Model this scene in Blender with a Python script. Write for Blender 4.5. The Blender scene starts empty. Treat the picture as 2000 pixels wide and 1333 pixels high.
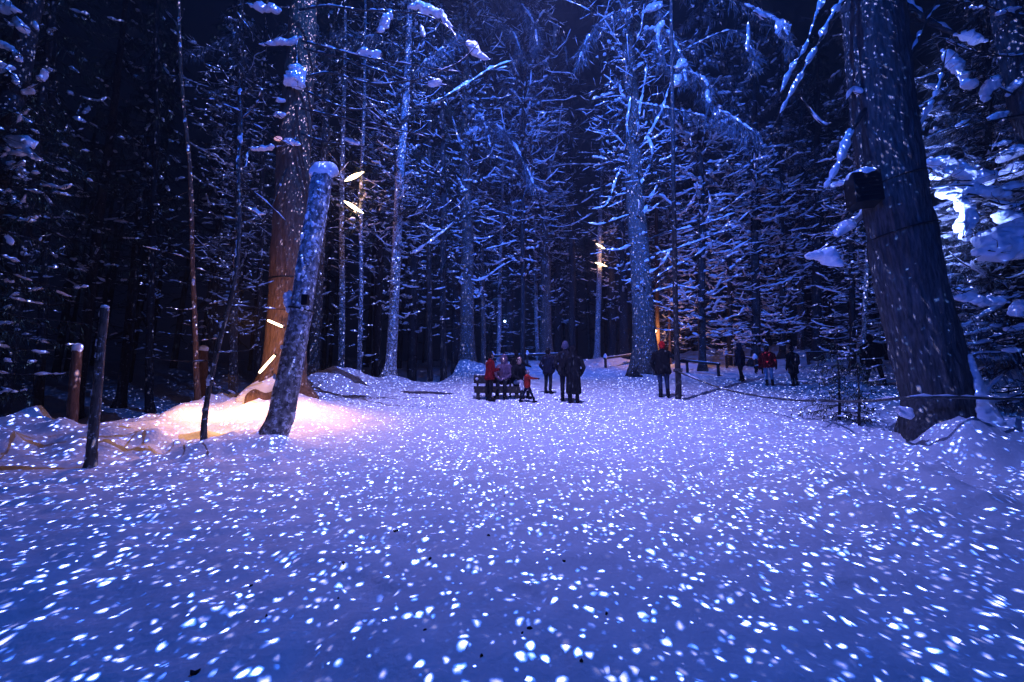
import bpy, math, random
import numpy as np
from mathutils import Vector, Matrix

sc = bpy.context.scene
COL = sc.collection
R = math.radians

# ------------------------------------------------------------------ camera
PITCH = R(9.1)
EYE = 1.65
F = 800.0                      # focal length in pixels of the 2000 px wide photograph
cam = bpy.data.cameras.new('camera')
cam.sensor_width = 36.0
cam.lens = 36.0 * F / 2000.0
cam.clip_start = 0.05
cam.clip_end = 600
cam_o = bpy.data.objects.new('camera', cam)
COL.objects.link(cam_o)
cam_o.location = (0, 0, EYE)
cam_o.rotation_euler = (R(90) + PITCH, 0, 0)
sc.camera = cam_o

# ------------------------------------------------------------------ night sky, exposure
w = bpy.data.worlds.new('World')
sc.world = w
w.use_nodes = True
bg = w.node_tree.nodes['Background']
bg.inputs['Color'].default_value = (0.10, 0.22, 1.0, 1)
bg.inputs['Strength'].default_value = 0.008
sc.view_settings.view_transform = 'Standard'
sc.view_settings.look = 'None'
sc.view_settings.exposure = 0.0
sc.view_settings.gamma = 1.0
sc.view_settings.use_curve_mapping = False
sc.cycles.use_denoising = True
sc.cycles.use_adaptive_sampling = True
sc.cycles.adaptive_threshold = 0.03
sc.cycles.max_bounces = 4
sc.cycles.diffuse_bounces = 2
sc.cycles.glossy_bounces = 1
sc.cycles.transmission_bounces = 1
sc.cycles.volume_bounces = 0
sc.cycles.sample_clamp_indirect = 3.0
sc.cycles.caustics_reflective = False
sc.cycles.caustics_refractive = False

# ------------------------------------------------------------------ show lights (mirror-ball projectors and coloured floods)
SLOPE = 0.1557


def speckle(light, scale, zsq, fill, gain, fillcol, dotcol, lo=0.10, hi=0.42, seed=0.0, beam=None):
    """projector slide: scattered soft dots over a weaker even glow, by the direction the light leaves the lamp"""
    light.use_nodes = True
    nt = light.node_tree
    N, K = nt.nodes, nt.links
    em = [n for n in N if n.type == 'EMISSION'][0]
    tc = N.new('ShaderNodeTexCoord')
    mp = N.new('ShaderNodeMapping')
    mp.inputs['Scale'].default_value = (1, 1, zsq)
    mp.inputs['Location'].default_value = (seed, seed * .7, 0)
    K.new(tc.outputs['Normal'], mp.inputs[0])
    ns = N.new('ShaderNodeTexNoise')
    ns.inputs['Scale'].default_value = scale * .9
    ns.inputs['Detail'].default_value = 1.0
    K.new(mp.outputs[0], ns.inputs['Vector'])
    add = N.new('ShaderNodeMixRGB')
    add.blend_type = 'ADD'
    add.inputs[0].default_value = 0.8 / scale
    K.new(mp.outputs[0], add.inputs[1])
    K.new(ns.outputs['Color'], add.inputs[2])
    v = N.new('ShaderNodeTexVoronoi')
    v.feature = 'F1'
    v.inputs['Scale'].default_value = scale
    v.inputs['Randomness'].default_value = 1.0
    K.new(add.outputs[0], v.inputs['Vector'])
    sep = N.new('ShaderNodeSeparateColor')
    K.new(v.outputs['Color'], sep.inputs[0])
    # dot radius differs from mirror to mirror
    rad = N.new('ShaderNodeMapRange')
    rad.inputs[3].default_value = lo
    rad.inputs[4].default_value = hi
    K.new(sep.outputs[0], rad.inputs[0])
    dv = N.new('ShaderNodeMath'); dv.operation = 'DIVIDE'
    K.new(v.outputs['Distance'], dv.inputs[0]); K.new(rad.outputs[0], dv.inputs[1])
    mr = N.new('ShaderNodeMapRange')
    mr.interpolation_type = 'SMOOTHSTEP'
    mr.inputs[1].default_value = 1.0
    mr.inputs[2].default_value = 0.12
    K.new(dv.outputs[0], mr.inputs[0])
    pw = N.new('ShaderNodeMath'); pw.operation = 'POWER'; pw.inputs[1].default_value = 2.6
    K.new(sep.outputs[1], pw.inputs[0])
    sq = N.new('ShaderNodeMath'); sq.operation = 'POWER'; sq.inputs[1].default_value = 1.7
    K.new(mr.outputs[0], sq.inputs[0])
    ml = N.new('ShaderNodeMath'); ml.operation = 'MULTIPLY'
    K.new(mr.outputs[0], ml.inputs[0]); K.new(pw.outputs[0], ml.inputs[1])
    g = N.new('ShaderNodeMath'); g.operation = 'MULTIPLY'; g.inputs[1].default_value = gain
    K.new(ml.outputs[0], g.inputs[0])
    c1 = N.new('ShaderNodeMixRGB'); c1.blend_type = 'MULTIPLY'; c1.inputs[0].default_value = 1
    hal = N.new('ShaderNodeMixRGB')
    hal.inputs[1].default_value = (.02, .16, 1.0, 1)
    hal.inputs[2].default_value = (*dotcol, 1)
    K.new(sq.outputs[0], hal.inputs[0])
    K.new(hal.outputs[0], c1.inputs[1])
    K.new(g.outputs[0], c1.inputs[2])
    c2 = N.new('ShaderNodeMixRGB'); c2.blend_type = 'ADD'; c2.inputs[0].default_value = 1
    K.new(c1.outputs[0], c2.inputs[1])
    c2.inputs[2].default_value = (*[fill * c for c in fillcol], 1)
    last = c2.outputs[0]
    if beam:
        # a soft coloured beam along one direction, out of the same lamp
        aim, half, col = beam
        dt = N.new('ShaderNodeVectorMath'); dt.operation = 'DOT_PRODUCT'
        dt.inputs[1].default_value = Vector(aim).normalized()
        K.new(tc.outputs['Normal'], dt.inputs[0])
        br = N.new('ShaderNodeMapRange'); br.interpolation_type = 'SMOOTHSTEP'
        br.inputs[1].default_value = math.cos(R(half))
        br.inputs[2].default_value = 1.0
        K.new(dt.outputs['Value'], br.inputs[0])
        c3 = N.new('ShaderNodeMixRGB'); c3.blend_type = 'MULTIPLY'; c3.inputs[0].default_value = 1
        c3.inputs[1].default_value = (*col, 1)
        K.new(br.outputs[0], c3.inputs[2])
        c4 = N.new('ShaderNodeMixRGB'); c4.blend_type = 'ADD'; c4.inputs[0].default_value = 1
        K.new(last, c4.inputs[1]); K.new(c3.outputs[0], c4.inputs[2])
        last = c4.outputs[0]
    K.new(last, em.inputs['Color'])
    em.inputs['Strength'].default_value = 1.0


def lamp(name, kind, loc, energy, color=(1, 1, 1), radius=0.05, aim=None, cone=None, blend=1.0):
    L = bpy.data.lights.new(name, kind)
    L.energy = energy
    L.color = color
    L.shadow_soft_size = radius
    o = bpy.data.objects.new(name, L)
    COL.objects.link(o)
    o.location = loc
    if kind == 'SPOT':
        L.spot_size = R(cone)
        L.spot_blend = blend
        d = Vector(aim) - Vector(loc)
        o.rotation_euler = d.to_track_quat('-Z', 'Y').to_euler()
    return o


BALL = (0.2, 6.2, SLOPE * 6.2 + 14.0)
m1 = lamp('mirror_ball_light', 'POINT', BALL, 12500, radius=0.0)
speckle(m1.data, 245, 0.34, 0.25, 10.0, (0.02, 0.16, 1.0), (0.66, 0.60, 1.0), lo=0.22, hi=0.66,
        beam=((0.5, 4.4, -13.6), 36, (0.46 * .50, 0.36 * .50, 0.90 * .50)))
m2 = lamp('tree_projector_light', 'SPOT', (-1.6, -3.0, 4.6), 10000, radius=0.0, aim=(7.0, 20, 15.5), cone=98, blend=0.5)
speckle(m2.data, 120, 1.0, 0.30, 4.8, (0.015, 0.12, 1.0), (0.25, 0.42, 1.0), lo=0.05, hi=0.40, seed=3.1)
lamp('blue_flood_light', 'SPOT', (-0.5, 2.5, 14.5), 26000, (0.045, 0.15, 1.0), 0.3, aim=(6.0, 27, 14.5), cone=80, blend=0.75)

# ------------------------------------------------------------------ pixel <-> place
CP, SP = math.cos(PITCH), math.sin(PITCH)


def ray(px, py):
    u = (px - 1000.0) / F
    v = (666.5 - py) / F
    return np.array([u, CP - v * SP, SP + v * CP])


def G(px, py):
    """ground position (x, y) seen at a pixel, on the even slope"""
    d = ray(px, py)
    k = EYE / (SLOPE * d[1] - d[2])
    return float(d[0] * k), float(d[1] * k)


def PY(px, py, Y):
    """point seen at a pixel on the upright plane y = Y"""
    d = ray(px, py)
    k = Y / d[1]
    return np.array([d[0] * k, Y, EYE + d[2] * k])


def narrow(px):
    """a round trunk away from the middle of a wide picture looks wider than it is"""
    return math.cos(math.atan((px - 1000.0) / F))


def depth(x, y, z):
    return y * CP + (z - EYE) * SP


# ------------------------------------------------------------------ noise
_rs = np.random.RandomState(7)
_perm = _rs.permutation(512)
_grad = _rs.uniform(-1, 1, (512, 3))


def noise3(x, y, z):
    x, y, z = np.broadcast_arrays(np.asarray(x, float), np.asarray(y, float), np.asarray(z, float))
    xi, yi, zi = np.floor(x).astype(int), np.floor(y).astype(int), np.floor(z).astype(int)
    xf, yf, zf = x - xi, y - yi, z - zi
    u, v, w_ = xf * xf * (3 - 2 * xf), yf * yf * (3 - 2 * yf), zf * zf * (3 - 2 * zf)

    def g(a, b, c):
        h = _perm[(_perm[(_perm[(xi + a) & 511] + yi + b) & 511] + zi + c) & 511]
        gr = _grad[h]
        return gr[..., 0] * (xf - a) + gr[..., 1] * (yf - b) + gr[..., 2] * (zf - c)

    def L(a, b, t):
        return a + (b - a) * t
    return L(L(L(g(0, 0, 0), g(1, 0, 0), u), L(g(0, 1, 0), g(1, 1, 0), u), v),
             L(L(g(0, 0, 1), g(1, 0, 1), u), L(g(0, 1, 1), g(1, 1, 1), u), v), w_)


def fbm(x, y, z=0.0, o=3):
    s, a = 0.0, 1.0
    for i in range(o):
        k = 2.0 ** i
        s = s + a * noise3(x * k + 17.3 * i, y * k - 9.1 * i, np.asarray(z) * k + 3.7 * i)
        a *= 0.5
    return s


# ------------------------------------------------------------------ ground height
EDGE = [(-900, 905), (-300, 880), (0, 858), (60, 846), (150, 852), (300, 840), (400, 806), (480, 776), (600, 756), (700, 757), (760, 750),
        (860, 746), (905, 726), (960, 711), (1100, 703), (1300, 700), (1600, 700), (2000, 700), (3000, 700)]
EPX = np.array([e[0] for e in EDGE], float)
ED = np.array([EYE * math.cos(math.atan(SLOPE)) * F / (e[1] - 670.0) for e in EDGE])
MOUNDS = []
for (px, py, hgt, rad) in [(58, 846, .38, .55), (545, 812, .42, 1.5), (480, 800, .22, 1.0), (660, 762, .85, 1.35), (525, 880, .12, .7), (400, 885, .12, .6),
                           (1915, 900, .34, .60), (1985, 885, .42, .85), (770, 752, .3, .8), (905, 728, .7, 1.6),
                           (1262, 744, .28, 1.3), (1620, 960, .09, .8), (1900, 1010, .16, .8), (1330, 785, .06, .4), (1190, 712, .5, 2.2),
                           (1345, 722, .35, 1.2), (1500, 706, .9, 5), (1380, 706, .7, 4), (1560, 706, .6, 4)]:
    gx, gy = G(px, py)
    MOUNDS.append((gx, gy, hgt, rad))


def smooth(a, b, x):
    t = np.clip((x - a) / (b - a), 0, 1)
    return t * t * (3 - 2 * t)


def height(x, y):
    x = np.asarray(x, float); y = np.asarray(y, float)
    z0 = SLOPE * np.clip(y, -12, 70)
    d = depth(x, y, z0)
    dd = np.maximum(d, 0.6)
    px = 1000 + F * x / dd
    D = np.interp(px, EPX, ED)
    e = np.where(d > 0.6, d - D, -5.0)
    A = np.interp(px, [-300, 450, 640, 860, 960, 1100, 2000], [1.5, 1.5, 1.5, 1.5, 1.3, 1.2, 1.2])
    drop = np.where(e > 0, A * (1 - np.exp(-(np.maximum(e, 0) / 1.6) ** 1.5)), 0)
    left = smooth(620, 350, px) * (d > 0.6)
    lip = 0.24 * np.exp(-((e + 0.55) / 0.6) ** 2) * left
    z = z0 - drop + lip
    z = z + 0.05 * noise3(x * .35, y * .35, 1.3)
    # churned banks left and right, trodden path in the middle
    bank = np.maximum(smooth(720, 480, px) * smooth(4.8, 6.4, d), smooth(1330, 1750, px) * smooth(2.6, 4.6, d))
    bank = np.clip(np.maximum(bank, smooth(17, 30, d)), 0, 1)
    lump = fbm(x * 1.6, y * 1.6, 4.4, 3)
    z = z + bank * (0.22 * lump + 0.14 * np.abs(noise3(x * 2.6, y * 2.6, 8.0)) + 0.07 * fbm(x * 5.5, y * 5.5, 12.0, 2))
    z = z + 0.045 * fbm(x * 3.1, y * 3.1, 2.2, 2) + 0.034 * fbm(x * 8, y * 8, 5.2, 2) * smooth(0.5, 6, d)
    far = smooth(16, 34, d)
    z = z + far * 0.22 * fbm(x * .8, y * .8, 9.9, 3)
    # foot prints trodden into the path
    tr = noise3(x * 2.3, y * 2.9, 31.0)
    z = z - 0.03 * smooth(.20, .34, tr)
    for (gx, gy, hg, rd) in MOUNDS:
        r2 = ((x - gx) ** 2 + (y - gy) ** 2) / (rd * rd)
        z = z + hg * np.exp(-r2 * 1.2) * (1 + 0.35 * np.where(r2 < 6, noise3(x * 2.1, y * 2.1, 6.1), 0))
    return z


def H(x, y):
    return float(height(np.array([x]), np.array([y]))[0])


def GZ(px, py):
    x, y = G(px, py)
    return np.array([x, y, H(x, y)])


# ------------------------------------------------------------------ mesh collector
class MB:
    def __init__(self):
        self.V, self.Q, self.T, self.n = [], [], [], 0

    def add(self, v, q=None, t=None):
        self.V.append(np.asarray(v, float).reshape(-1, 3))
        if q is not None and len(q):
            self.Q.append(np.asarray(q, int).reshape(-1, 4) + self.n)
        if t is not None and len(t):
            self.T.append(np.asarray(t, int).reshape(-1, 3) + self.n)
        self.n += len(self.V[-1])

    def rings(self, rings, cap=True):
        """rings: (n, k, 3)"""
        rings = np.asarray(rings, float)
        n, k, _ = rings.shape
        i = np.arange(n - 1)[:, None] * k
        j = np.arange(k)[None, :]
        j2 = (j + 1) % k
        q = np.stack([i + j, i + j2, i + k + j2, i + k + j], -1).reshape(-1, 4)
        v = rings.reshape(-1, 3)
        t = None
        if cap:
            c = np.array([rings[0].mean(0), rings[-1].mean(0)])
            v = np.vstack([v, c])
            jj = np.arange(k)
            t = np.vstack([np.stack([np.full(k, n * k), (jj + 1) % k, jj], -1),
                           np.stack([np.full(k, n * k + 1), (n - 1) * k + jj, (n - 1) * k + (jj + 1) % k], -1)])
        self.add(v, q, t)

    def tube(self, pts, rad, k=6, cap=True, squash=1.0, lump=0.0, rng=None):
        pts = np.asarray(pts, float)
        n = len(pts)
        rad = np.broadcast_to(np.asarray(rad, float), (n,))
        tg = np.gradient(pts, axis=0)
        tg /= np.maximum(np.linalg.norm(tg, axis=1, keepdims=True), 1e-9)
        m = np.abs(tg.mean(0))
        ref = np.array([0, 0, 1.0]) if m[2] < 0.8 else np.array([0, 1.0, 0])
        a = np.cross(tg, ref)
        a /= np.maximum(np.linalg.norm(a, axis=1, keepdims=True), 1e-9)
        b = np.cross(a, tg)
        th = np.arange(k) * 2 * math.pi / k
        rr = rad[:, None] * np.ones((1, k))
        if lump and rng is not None:
            rr = rr * (1 + lump * rng.uniform(-1, 1, (n, k)))
        ring = pts[:, None, :] + rr[..., None] * (np.cos(th)[None, :, None] * a[:, None, :] + squash * np.sin(th)[None, :, None] * b[:, None, :])
        self.rings(ring, cap)

    def box(self, c, s, M=None):
        c = np.asarray(c, float); s = np.asarray(s, float) / 2
        v = np.array([[x, y, z] for x in (-1, 1) for y in (-1, 1) for z in (-1, 1)], float) * s
        if M is not None:
            v = v @ np.asarray(M, float).T
        v = v + c
        self.add(v, [[0, 1, 3, 2], [4, 6, 7, 5], [0, 4, 5, 1], [2, 3, 7, 6], [0, 2, 6, 4], [1, 5, 7, 3]])

    def ball(self, c, r, n=8, k=12, lump=0.0, rng=None):
        c = np.asarray(c, float)
        r = np.broadcast_to(np.asarray(r, float), (3,))
        ph = np.linspace(-math.pi / 2 * .93, math.pi / 2 * .93, n)
        th = np.arange(k) * 2 * math.pi / k
        d = np.stack([np.cos(ph)[:, None] * np.cos(th), np.cos(ph)[:, None] * np.sin(th), np.sin(ph)[:, None] * np.ones(k)], -1)
        s = 1.0
        if lump:
            q = d * 1.7 + c * 3.1
            s = 1 + lump * fbm(q[..., 0], q[..., 1], q[..., 2], 2)[..., None]
        self.rings(c + d * r * s)

    def capsule(self, p0, p1, r0, r1, k=12, sx=1.0, sy=1.0):
        """round-ended tapered limb"""
        p0 = np.asarray(p0, float); p1 = np.asarray(p1, float)
        ax = p1 - p0
        L = max(np.linalg.norm(ax), 1e-6)
        ax /= L
        ref = np.array([0, 1.0, 0]) if abs(ax[1]) < .85 else np.array([1.0, 0, 0])
        a = np.cross(ref, ax); a /= np.linalg.norm(a)
        b = np.cross(ax, a)
        th = np.arange(k) * 2 * math.pi / k
        rings = []
        for s in (-1, 1):
            p, r = (p0, r0) if s < 0 else (p1, r1)
            al = np.linspace(80, 0, 5) if s < 0 else np.linspace(0, 80, 5)
            for g in np.radians(al):
                rr, off = r * math.cos(g), s * r * math.sin(g)
                rings.append(p + ax * off + rr * (np.cos(th)[:, None] * a * sx + np.sin(th)[:, None] * b * sy))
        self.rings(rings)

    def mesh(self, name, mat=None, smooth_=True):
        me = bpy.data.meshes.new(name)
        v = np.vstack(self.V) if self.V else np.zeros((0, 3))
        q = np.vstack(self.Q) if self.Q else np.zeros((0, 4), int)
        t = np.vstack(self.T) if self.T else np.zeros((0, 3), int)
        me.vertices.add(len(v))
        me.vertices.foreach_set('co', v.astype(np.float32).ravel())
        me.loops.add(q.size + t.size)
        me.loops.foreach_set('vertex_index', np.concatenate([q.ravel(), t.ravel()]).astype(np.int32))
        me.polygons.add(len(q) + len(t))
        st = np.concatenate([np.arange(len(q)) * 4, q.size + np.arange(len(t)) * 3]).astype(np.int32)
        me.polygons.foreach_set('loop_start', st)
        me.polygons.foreach_set('use_smooth', np.full(len(q) + len(t), smooth_, bool))
        me.update(calc_edges=True)
        me.validate()
        if mat is not None:
            me.materials.append(mat)
        return me

    def obj(self, name, mat=None, parent=None, smooth_=True, local=None):
        """link as one object; local: origin subtracted so that the parent can stand at the thing's base"""
        if local is not None:
            self.V = [v - np.asarray(local, float) for v in self.V]
        o = bpy.data.objects.new(name, self.mesh(name, mat, smooth_))
        COL.objects.link(o)
        if parent is not None:
            o.parent = parent
        return o


def tag(o, label, cat, group=None, kind=None):
    if label: o['label'] = label
    if cat: o['category'] = cat
    if group: o['group'] = group
    if kind: o['kind'] = kind
    return o


def thing(name, label, cat, loc=(0, 0, 0), rot=(0, 0, 0), group=None):
    o = bpy.data.objects.new(name, None)
    o.empty_display_size = .2
    COL.objects.link(o)
    o.location = [float(c) for c in loc]
    o.rotation_euler = rot
    return tag(o, label, cat, group)


def part(name, mesh, parent):
    o = bpy.data.objects.new(name, mesh)
    COL.objects.link(o)
    o.parent = parent
    return o


def fused(mb, name, mat, parent, voxel, local=None, smooth_n=4):
    """one continuous rounded surface out of overlapping lumps"""
    o = mb.obj(name, mat, None, True, local)
    m = o.modifiers.new('fuse', 'REMESH')
    m.mode = 'VOXEL'
    m.voxel_size = voxel
    m.use_smooth_shade = True
    s = o.modifiers.new('soften', 'SMOOTH')
    s.iterations = smooth_n
    s.factor = .5
    dg = bpy.context.evaluated_depsgraph_get()
    me = bpy.data.meshes.new_from_object(o.evaluated_get(dg))
    o.modifiers.clear()
    old = o.data
    o.data = me
    bpy.data.meshes.remove(old)
    me.name = name
    if not me.materials:
        me.materials.append(mat)
    if parent is not None:
        o.parent = parent
    if name == 'snow':
        o['kind'] = 'stuff'
    return o


# ------------------------------------------------------------------ materials
def mat(name, col, rough=.8, noise_scale=None, col2=None, bump=0.0, bscale=30.0, stretch=(1, 1, 1), spec=.3, detail=4.0):
    m = bpy.data.materials.new(name)
    m.use_nodes = True
    nt = m.node_tree
    N, K = nt.nodes, nt.links
    b = N['Principled BSDF']
    b.inputs['Base Color'].default_value = (*col, 1)
    b.inputs['Roughness'].default_value = rough
    b.inputs['Specular IOR Level'].default_value = spec
    if noise_scale or bump:
        tc = N.new('ShaderNodeTexCoord')
        mp = N.new('ShaderNodeMapping')
        mp.inputs['Scale'].default_value = stretch
        K.new(tc.outputs['Object'], mp.inputs[0])
    if noise_scale:
        n = N.new('ShaderNodeTexNoise')
        n.inputs['Scale'].default_value = noise_scale
        n.inputs['Detail'].default_value = detail
        K.new(mp.outputs[0], n.inputs['Vector'])
        r = N.new('ShaderNodeMapRange')
        r.inputs[1].default_value = .35
        r.inputs[2].default_value = .65
        K.new(n.outputs[0], r.inputs[0])
        mx = N.new('ShaderNodeMixRGB')
        mx.inputs[1].default_value = (*col, 1)
        mx.inputs[2].default_value = (*col2, 1)
        K.new(r.outputs[0], mx.inputs[0])
        K.new(mx.outputs[0], b.inputs['Base Color'])
    if bump:
        n2 = N.new('ShaderNodeTexNoise')
        n2.inputs['Scale'].default_value = bscale
        n2.inputs['Detail'].default_value = 5
        K.new(mp.outputs[0], n2.inputs['Vector'])
        bp = N.new('ShaderNodeBump')
        bp.inputs['Strength'].default_value = min(1.0, bump)
        bp.inputs['Distance'].default_value = .02
        K.new(n2.outputs[0], bp.inputs['Height'])
        K.new(bp.outputs[0], b.inputs['Normal'])
    return m


def bark_mat(name, c1, c2, frost=0.0, stretch=(6, 6, 1.2), bump=1.0, fscale=9.0):
    """furrowed bark; frost: share of rime stuck in the furrows"""
    m = mat(name, c1, .85, 3.0, c2, bump, 5.0, stretch, spec=.2)
    nt = m.node_tree
    N, K = nt.nodes, nt.links
    b = N['Principled BSDF']
    if frost > 0:
        tc = N.new('ShaderNodeTexCoord')
        n = N.new('ShaderNodeTexNoise')
        n.inputs['Scale'].default_value = fscale
        n.inputs['Detail'].default_value = 6
        n.inputs['Roughness'].default_value = .7
        K.new(tc.outputs['Object'], n.inputs['Vector'])
        r = N.new('ShaderNodeMapRange')
        r.inputs[1].default_value = .66 - frost * .3
        r.inputs[2].default_value = .72 - frost * .3
        K.new(n.outputs[0], r.inputs[0])
        mx = N.new('ShaderNodeMixRGB')
        old = b.inputs['Base Color'].links[0].from_socket
        K.new(r.outputs[0], mx.inputs[0])
        K.new(old, mx.inputs[1])
        mx.inputs[2].default_value = (.72, .75, .82, 1)
        K.new(mx.outputs[0], b.inputs['Base Color'])
    return m


def emit(name, col, strength):
    m = bpy.data.materials.new(name)
    m.use_nodes = True
    b = m.node_tree.nodes['Principled BSDF']
    b.inputs['Base Color'].default_value = (.8, .8, .8, 1)
    b.inputs['Emission Color'].default_value = (*col, 1)
    b.inputs['Emission Strength'].default_value = strength
    return m


SNOW_GROUND = mat('snow_ground', (.84, .86, .90), .65, 2.2, (.74, .77, .83), 0.55, 26.0, spec=.35)
SNOW = mat('snow', (.85, .87, .91), .7, 6.0, (.78, .80, .86), 0.25, 30.0, spec=.3)
BARK_BIG = bark_mat('bark_old_spruce', (.034, .034, .036), (.085, .083, .085), 0.0, (9, 9, 1.4), 1.0)
BARK_WARM = bark_mat('bark_red_spruce', (.10, .060, .040), (.20, .12, .08), 0.0, (9, 9, 1.6), 1.0)
BARK_DARK = bark_mat('bark_dark', (.018, .018, .019), (.045, .043, .043), 0.10, (10, 10, 2))
BARK_PALE = bark_mat('bark_rimed', (.12, .10, .09), (.26, .23, .21), 0.55, (14, 14, 3), .8, 16)
BARK_MID = bark_mat('bark_grey', (.06, .05, .045), (.14, .12, .105), 0.25, (12, 12, 2.5), .9, 12)
BARK_CUT = bark_mat('bark_leaning', (.07, .068, .07), (.34, .325, .33), 0.45, (6, 6, 3), 1.0, 12)
WOOD_POST = mat('wood_post', (.09, .045, .03), .8, 6, (.15, .08, .05), .6, 9, (10, 10, 1.5))
WOOD_DARK = mat('wood_dark', (.022, .017, .014), .7, 8, (.045, .035, .03), .5, 12, (8, 2, 8))
TWIG = mat('twig', (.026, .025, .026), .85, 20, (.06, .057, .057))
NEEDLE = mat('needles', (.010, .020, .014), .7, 3.0, (.045, .07, .055), spec=.2)
RIMED = mat('rimed_needles', (.03, .045, .04), .7, 5.0, (.26, .29, .34), spec=.2, detail=6)
CUT_END = mat('cut_wood_end', (.22, .15, .09), .8, 12, (.32, .23, .15))
BLACK = mat('black_plastic', (.006, .006, .007), .5)
WIRE = mat('black_wire', (.008, .008, .009), .6)
ROPE = mat('rope', (.05, .048, .046), .9, 60, (.12, .115, .11))

# ================================================================== the snow-covered clearing
def build_ground():
    nx, ny = 560, 560
    u = np.linspace(-1, 1, nx)
    a = math.log(150 / 1.5 + 1)
    xs = np.sign(u) * 1.5 * (np.exp(a * np.abs(u)) - 1)
    v = np.linspace(-0.62, 1, ny)
    ys = 3.2 + np.sign(v) * 1.5 * (np.exp(a * np.abs(v)) - 1)
    X, Y = np.meshgrid(xs, ys)
    Z = height(X, Y)
    V = np.stack([X, Y, Z], -1).reshape(-1, 3)
    i = np.arange(ny - 1)[:, None] * nx
    j = np.arange(nx - 1)[None, :]
    q = np.stack([i + j, i + j + 1, i + nx + j + 1, i + nx + j], -1).reshape(-1, 4)
    mb = MB()
    mb.add(V, q)
    o = mb.obj('ground', SNOW_GROUND)
    o['kind'] = 'structure'
    return o


build_ground()


# ================================================================== branches, snow, crowns
def resample(pts, n):
    pts = np.asarray(pts, float)
    s = np.concatenate([[0], np.cumsum(np.linalg.norm(np.diff(pts, axis=0), axis=1))])
    t = np.linspace(0, s[-1], n)
    return np.stack([np.interp(t, s, pts[:, i]) for i in range(3)], -1)


def curve(pts, n):
    """smooth curve through the points"""
    pts = np.asarray(pts, float)
    if len(pts) < 3:
        return resample(pts, n)
    P = np.vstack([2 * pts[0] - pts[1], pts, 2 * pts[-1] - pts[-2]])
    out = []
    m = len(pts) - 1
    for t in np.linspace(0, m - 1e-6, n):
        k = int(t); f = t - k
        p0, p1, p2, p3 = P[k], P[k + 1], P[k + 2], P[k + 3]
        out.append(.5 * (2 * p1 + (p2 - p0) * f + (2 * p0 - 5 * p1 + 4 * p2 - p3) * f * f + (3 * p1 - p0 - 3 * p2 + p3) * f ** 3))
    return np.array(out)


def snow_on(mb, pts, thick, rng, cover=.7, pieces=2, k=6, lift=.6, step=.11):
    """snow lying along the upper side of a branch, broken into lumpy pieces"""
    L = np.linalg.norm(np.diff(pts, axis=0), axis=1).sum()
    cuts = np.sort(rng.uniform(0, 1, pieces))
    for c in range(pieces):
        ln = cover / pieces * rng.uniform(.6, 1.4)
        a = min(max((c + rng.uniform(.1, .9)) / pieces - ln / 2, .02), .95)
        b = min(a + ln, 1.0)
        n = int(max(5, min(16, (b - a) * L / step)))
        allp = resample(pts, 40)
        seg = allp[int(a * 39):max(int(b * 39) + 1, int(a * 39) + 2)]
        seg = resample(seg, n)
        t = np.linspace(0, 1, n)
        env = np.clip(np.minimum(t, 1 - t) * 6 + .35, 0, 1)
        r = thick * env * rng.uniform(.4, 1.35, n) * (1.15 - .45 * (a + (b - a) * t))
        seg = seg + np.array([0, 0, 1]) * (r * lift)[:, None]
        mb.tube(seg, r, k, squash=.8, lump=.28, rng=rng)


def cross3(a, b):
    return np.array([a[1] * b[2] - a[2] * b[1], a[2] * b[0] - a[0] * b[2], a[0] * b[1] - a[1] * b[0]])


def ribbon(mb, p0, d, L, wd, sag, side):
    p0 = np.asarray(p0); t = np.array([0, .55, 1.0])[:, None]
    c = p0 + d * L * t + np.array([0, 0, -1]) * sag * L * t * t
    ww = np.array([.5, 1.0, .15])[:, None] * wd
    v = np.empty((6, 3))
    v[0::2] = c - side * ww
    v[1::2] = c + side * ww
    mb.add(v, [[0, 1, 3, 2], [2, 3, 5, 4]])


def bough_pts(base, az, L, droop, up, rng, n=7):
    t = np.linspace(0, 1, n)
    z = -droop * L * t + up * L * t ** 2.3
    lat = L * .085 * np.cumsum(rng.uniform(-1, 1, n)) * t
    d = np.array([math.cos(az), math.sin(az), 0]); s = np.array([-math.sin(az), math.cos(az), 0])
    zz = np.array([0, 0, 1.0])
    return base + d * (L * t)[:, None] + s * lat[:, None] + zz * z[:, None] + zz * (L * .05 * rng.uniform(-1, 1, n))[:, None] * t[:, None]


def bare_bough(wood, snow, base, az, L, rng, droop=.25, up=.35, r=.02, thick=.045, cover=.7, twigs=5, psnow=.8):
    pts = bough_pts(np.asarray(base, float), az, L, droop, up, rng)
    wood.tube(pts, np.linspace(r, r * .25, len(pts)), 4, cap=False)
    if rng.rand() < psnow:
        snow_on(snow, pts[1:], thick, rng, cover, rng.randint(1, 4), 6)
    for _ in range(twigs):
        f = rng.uniform(.3, .95)
        p = resample(pts, 20)[int(f * 19)]
        a2 = az + rng.choice([-1, 1]) * rng.uniform(.5, 1.2)
        tp = bough_pts(p, a2, L * rng.uniform(.15, .38) * (1.2 - f * .5), rng.uniform(-.1, .5), rng.uniform(0, .3), rng, 4)
        wood.tube(tp, np.linspace(r * .35, r * .15, 4), 3, cap=False)
        if rng.rand() < psnow * .5:
            snow_on(snow, tp, thick * .5, rng, .8, 1, 5)


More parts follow.
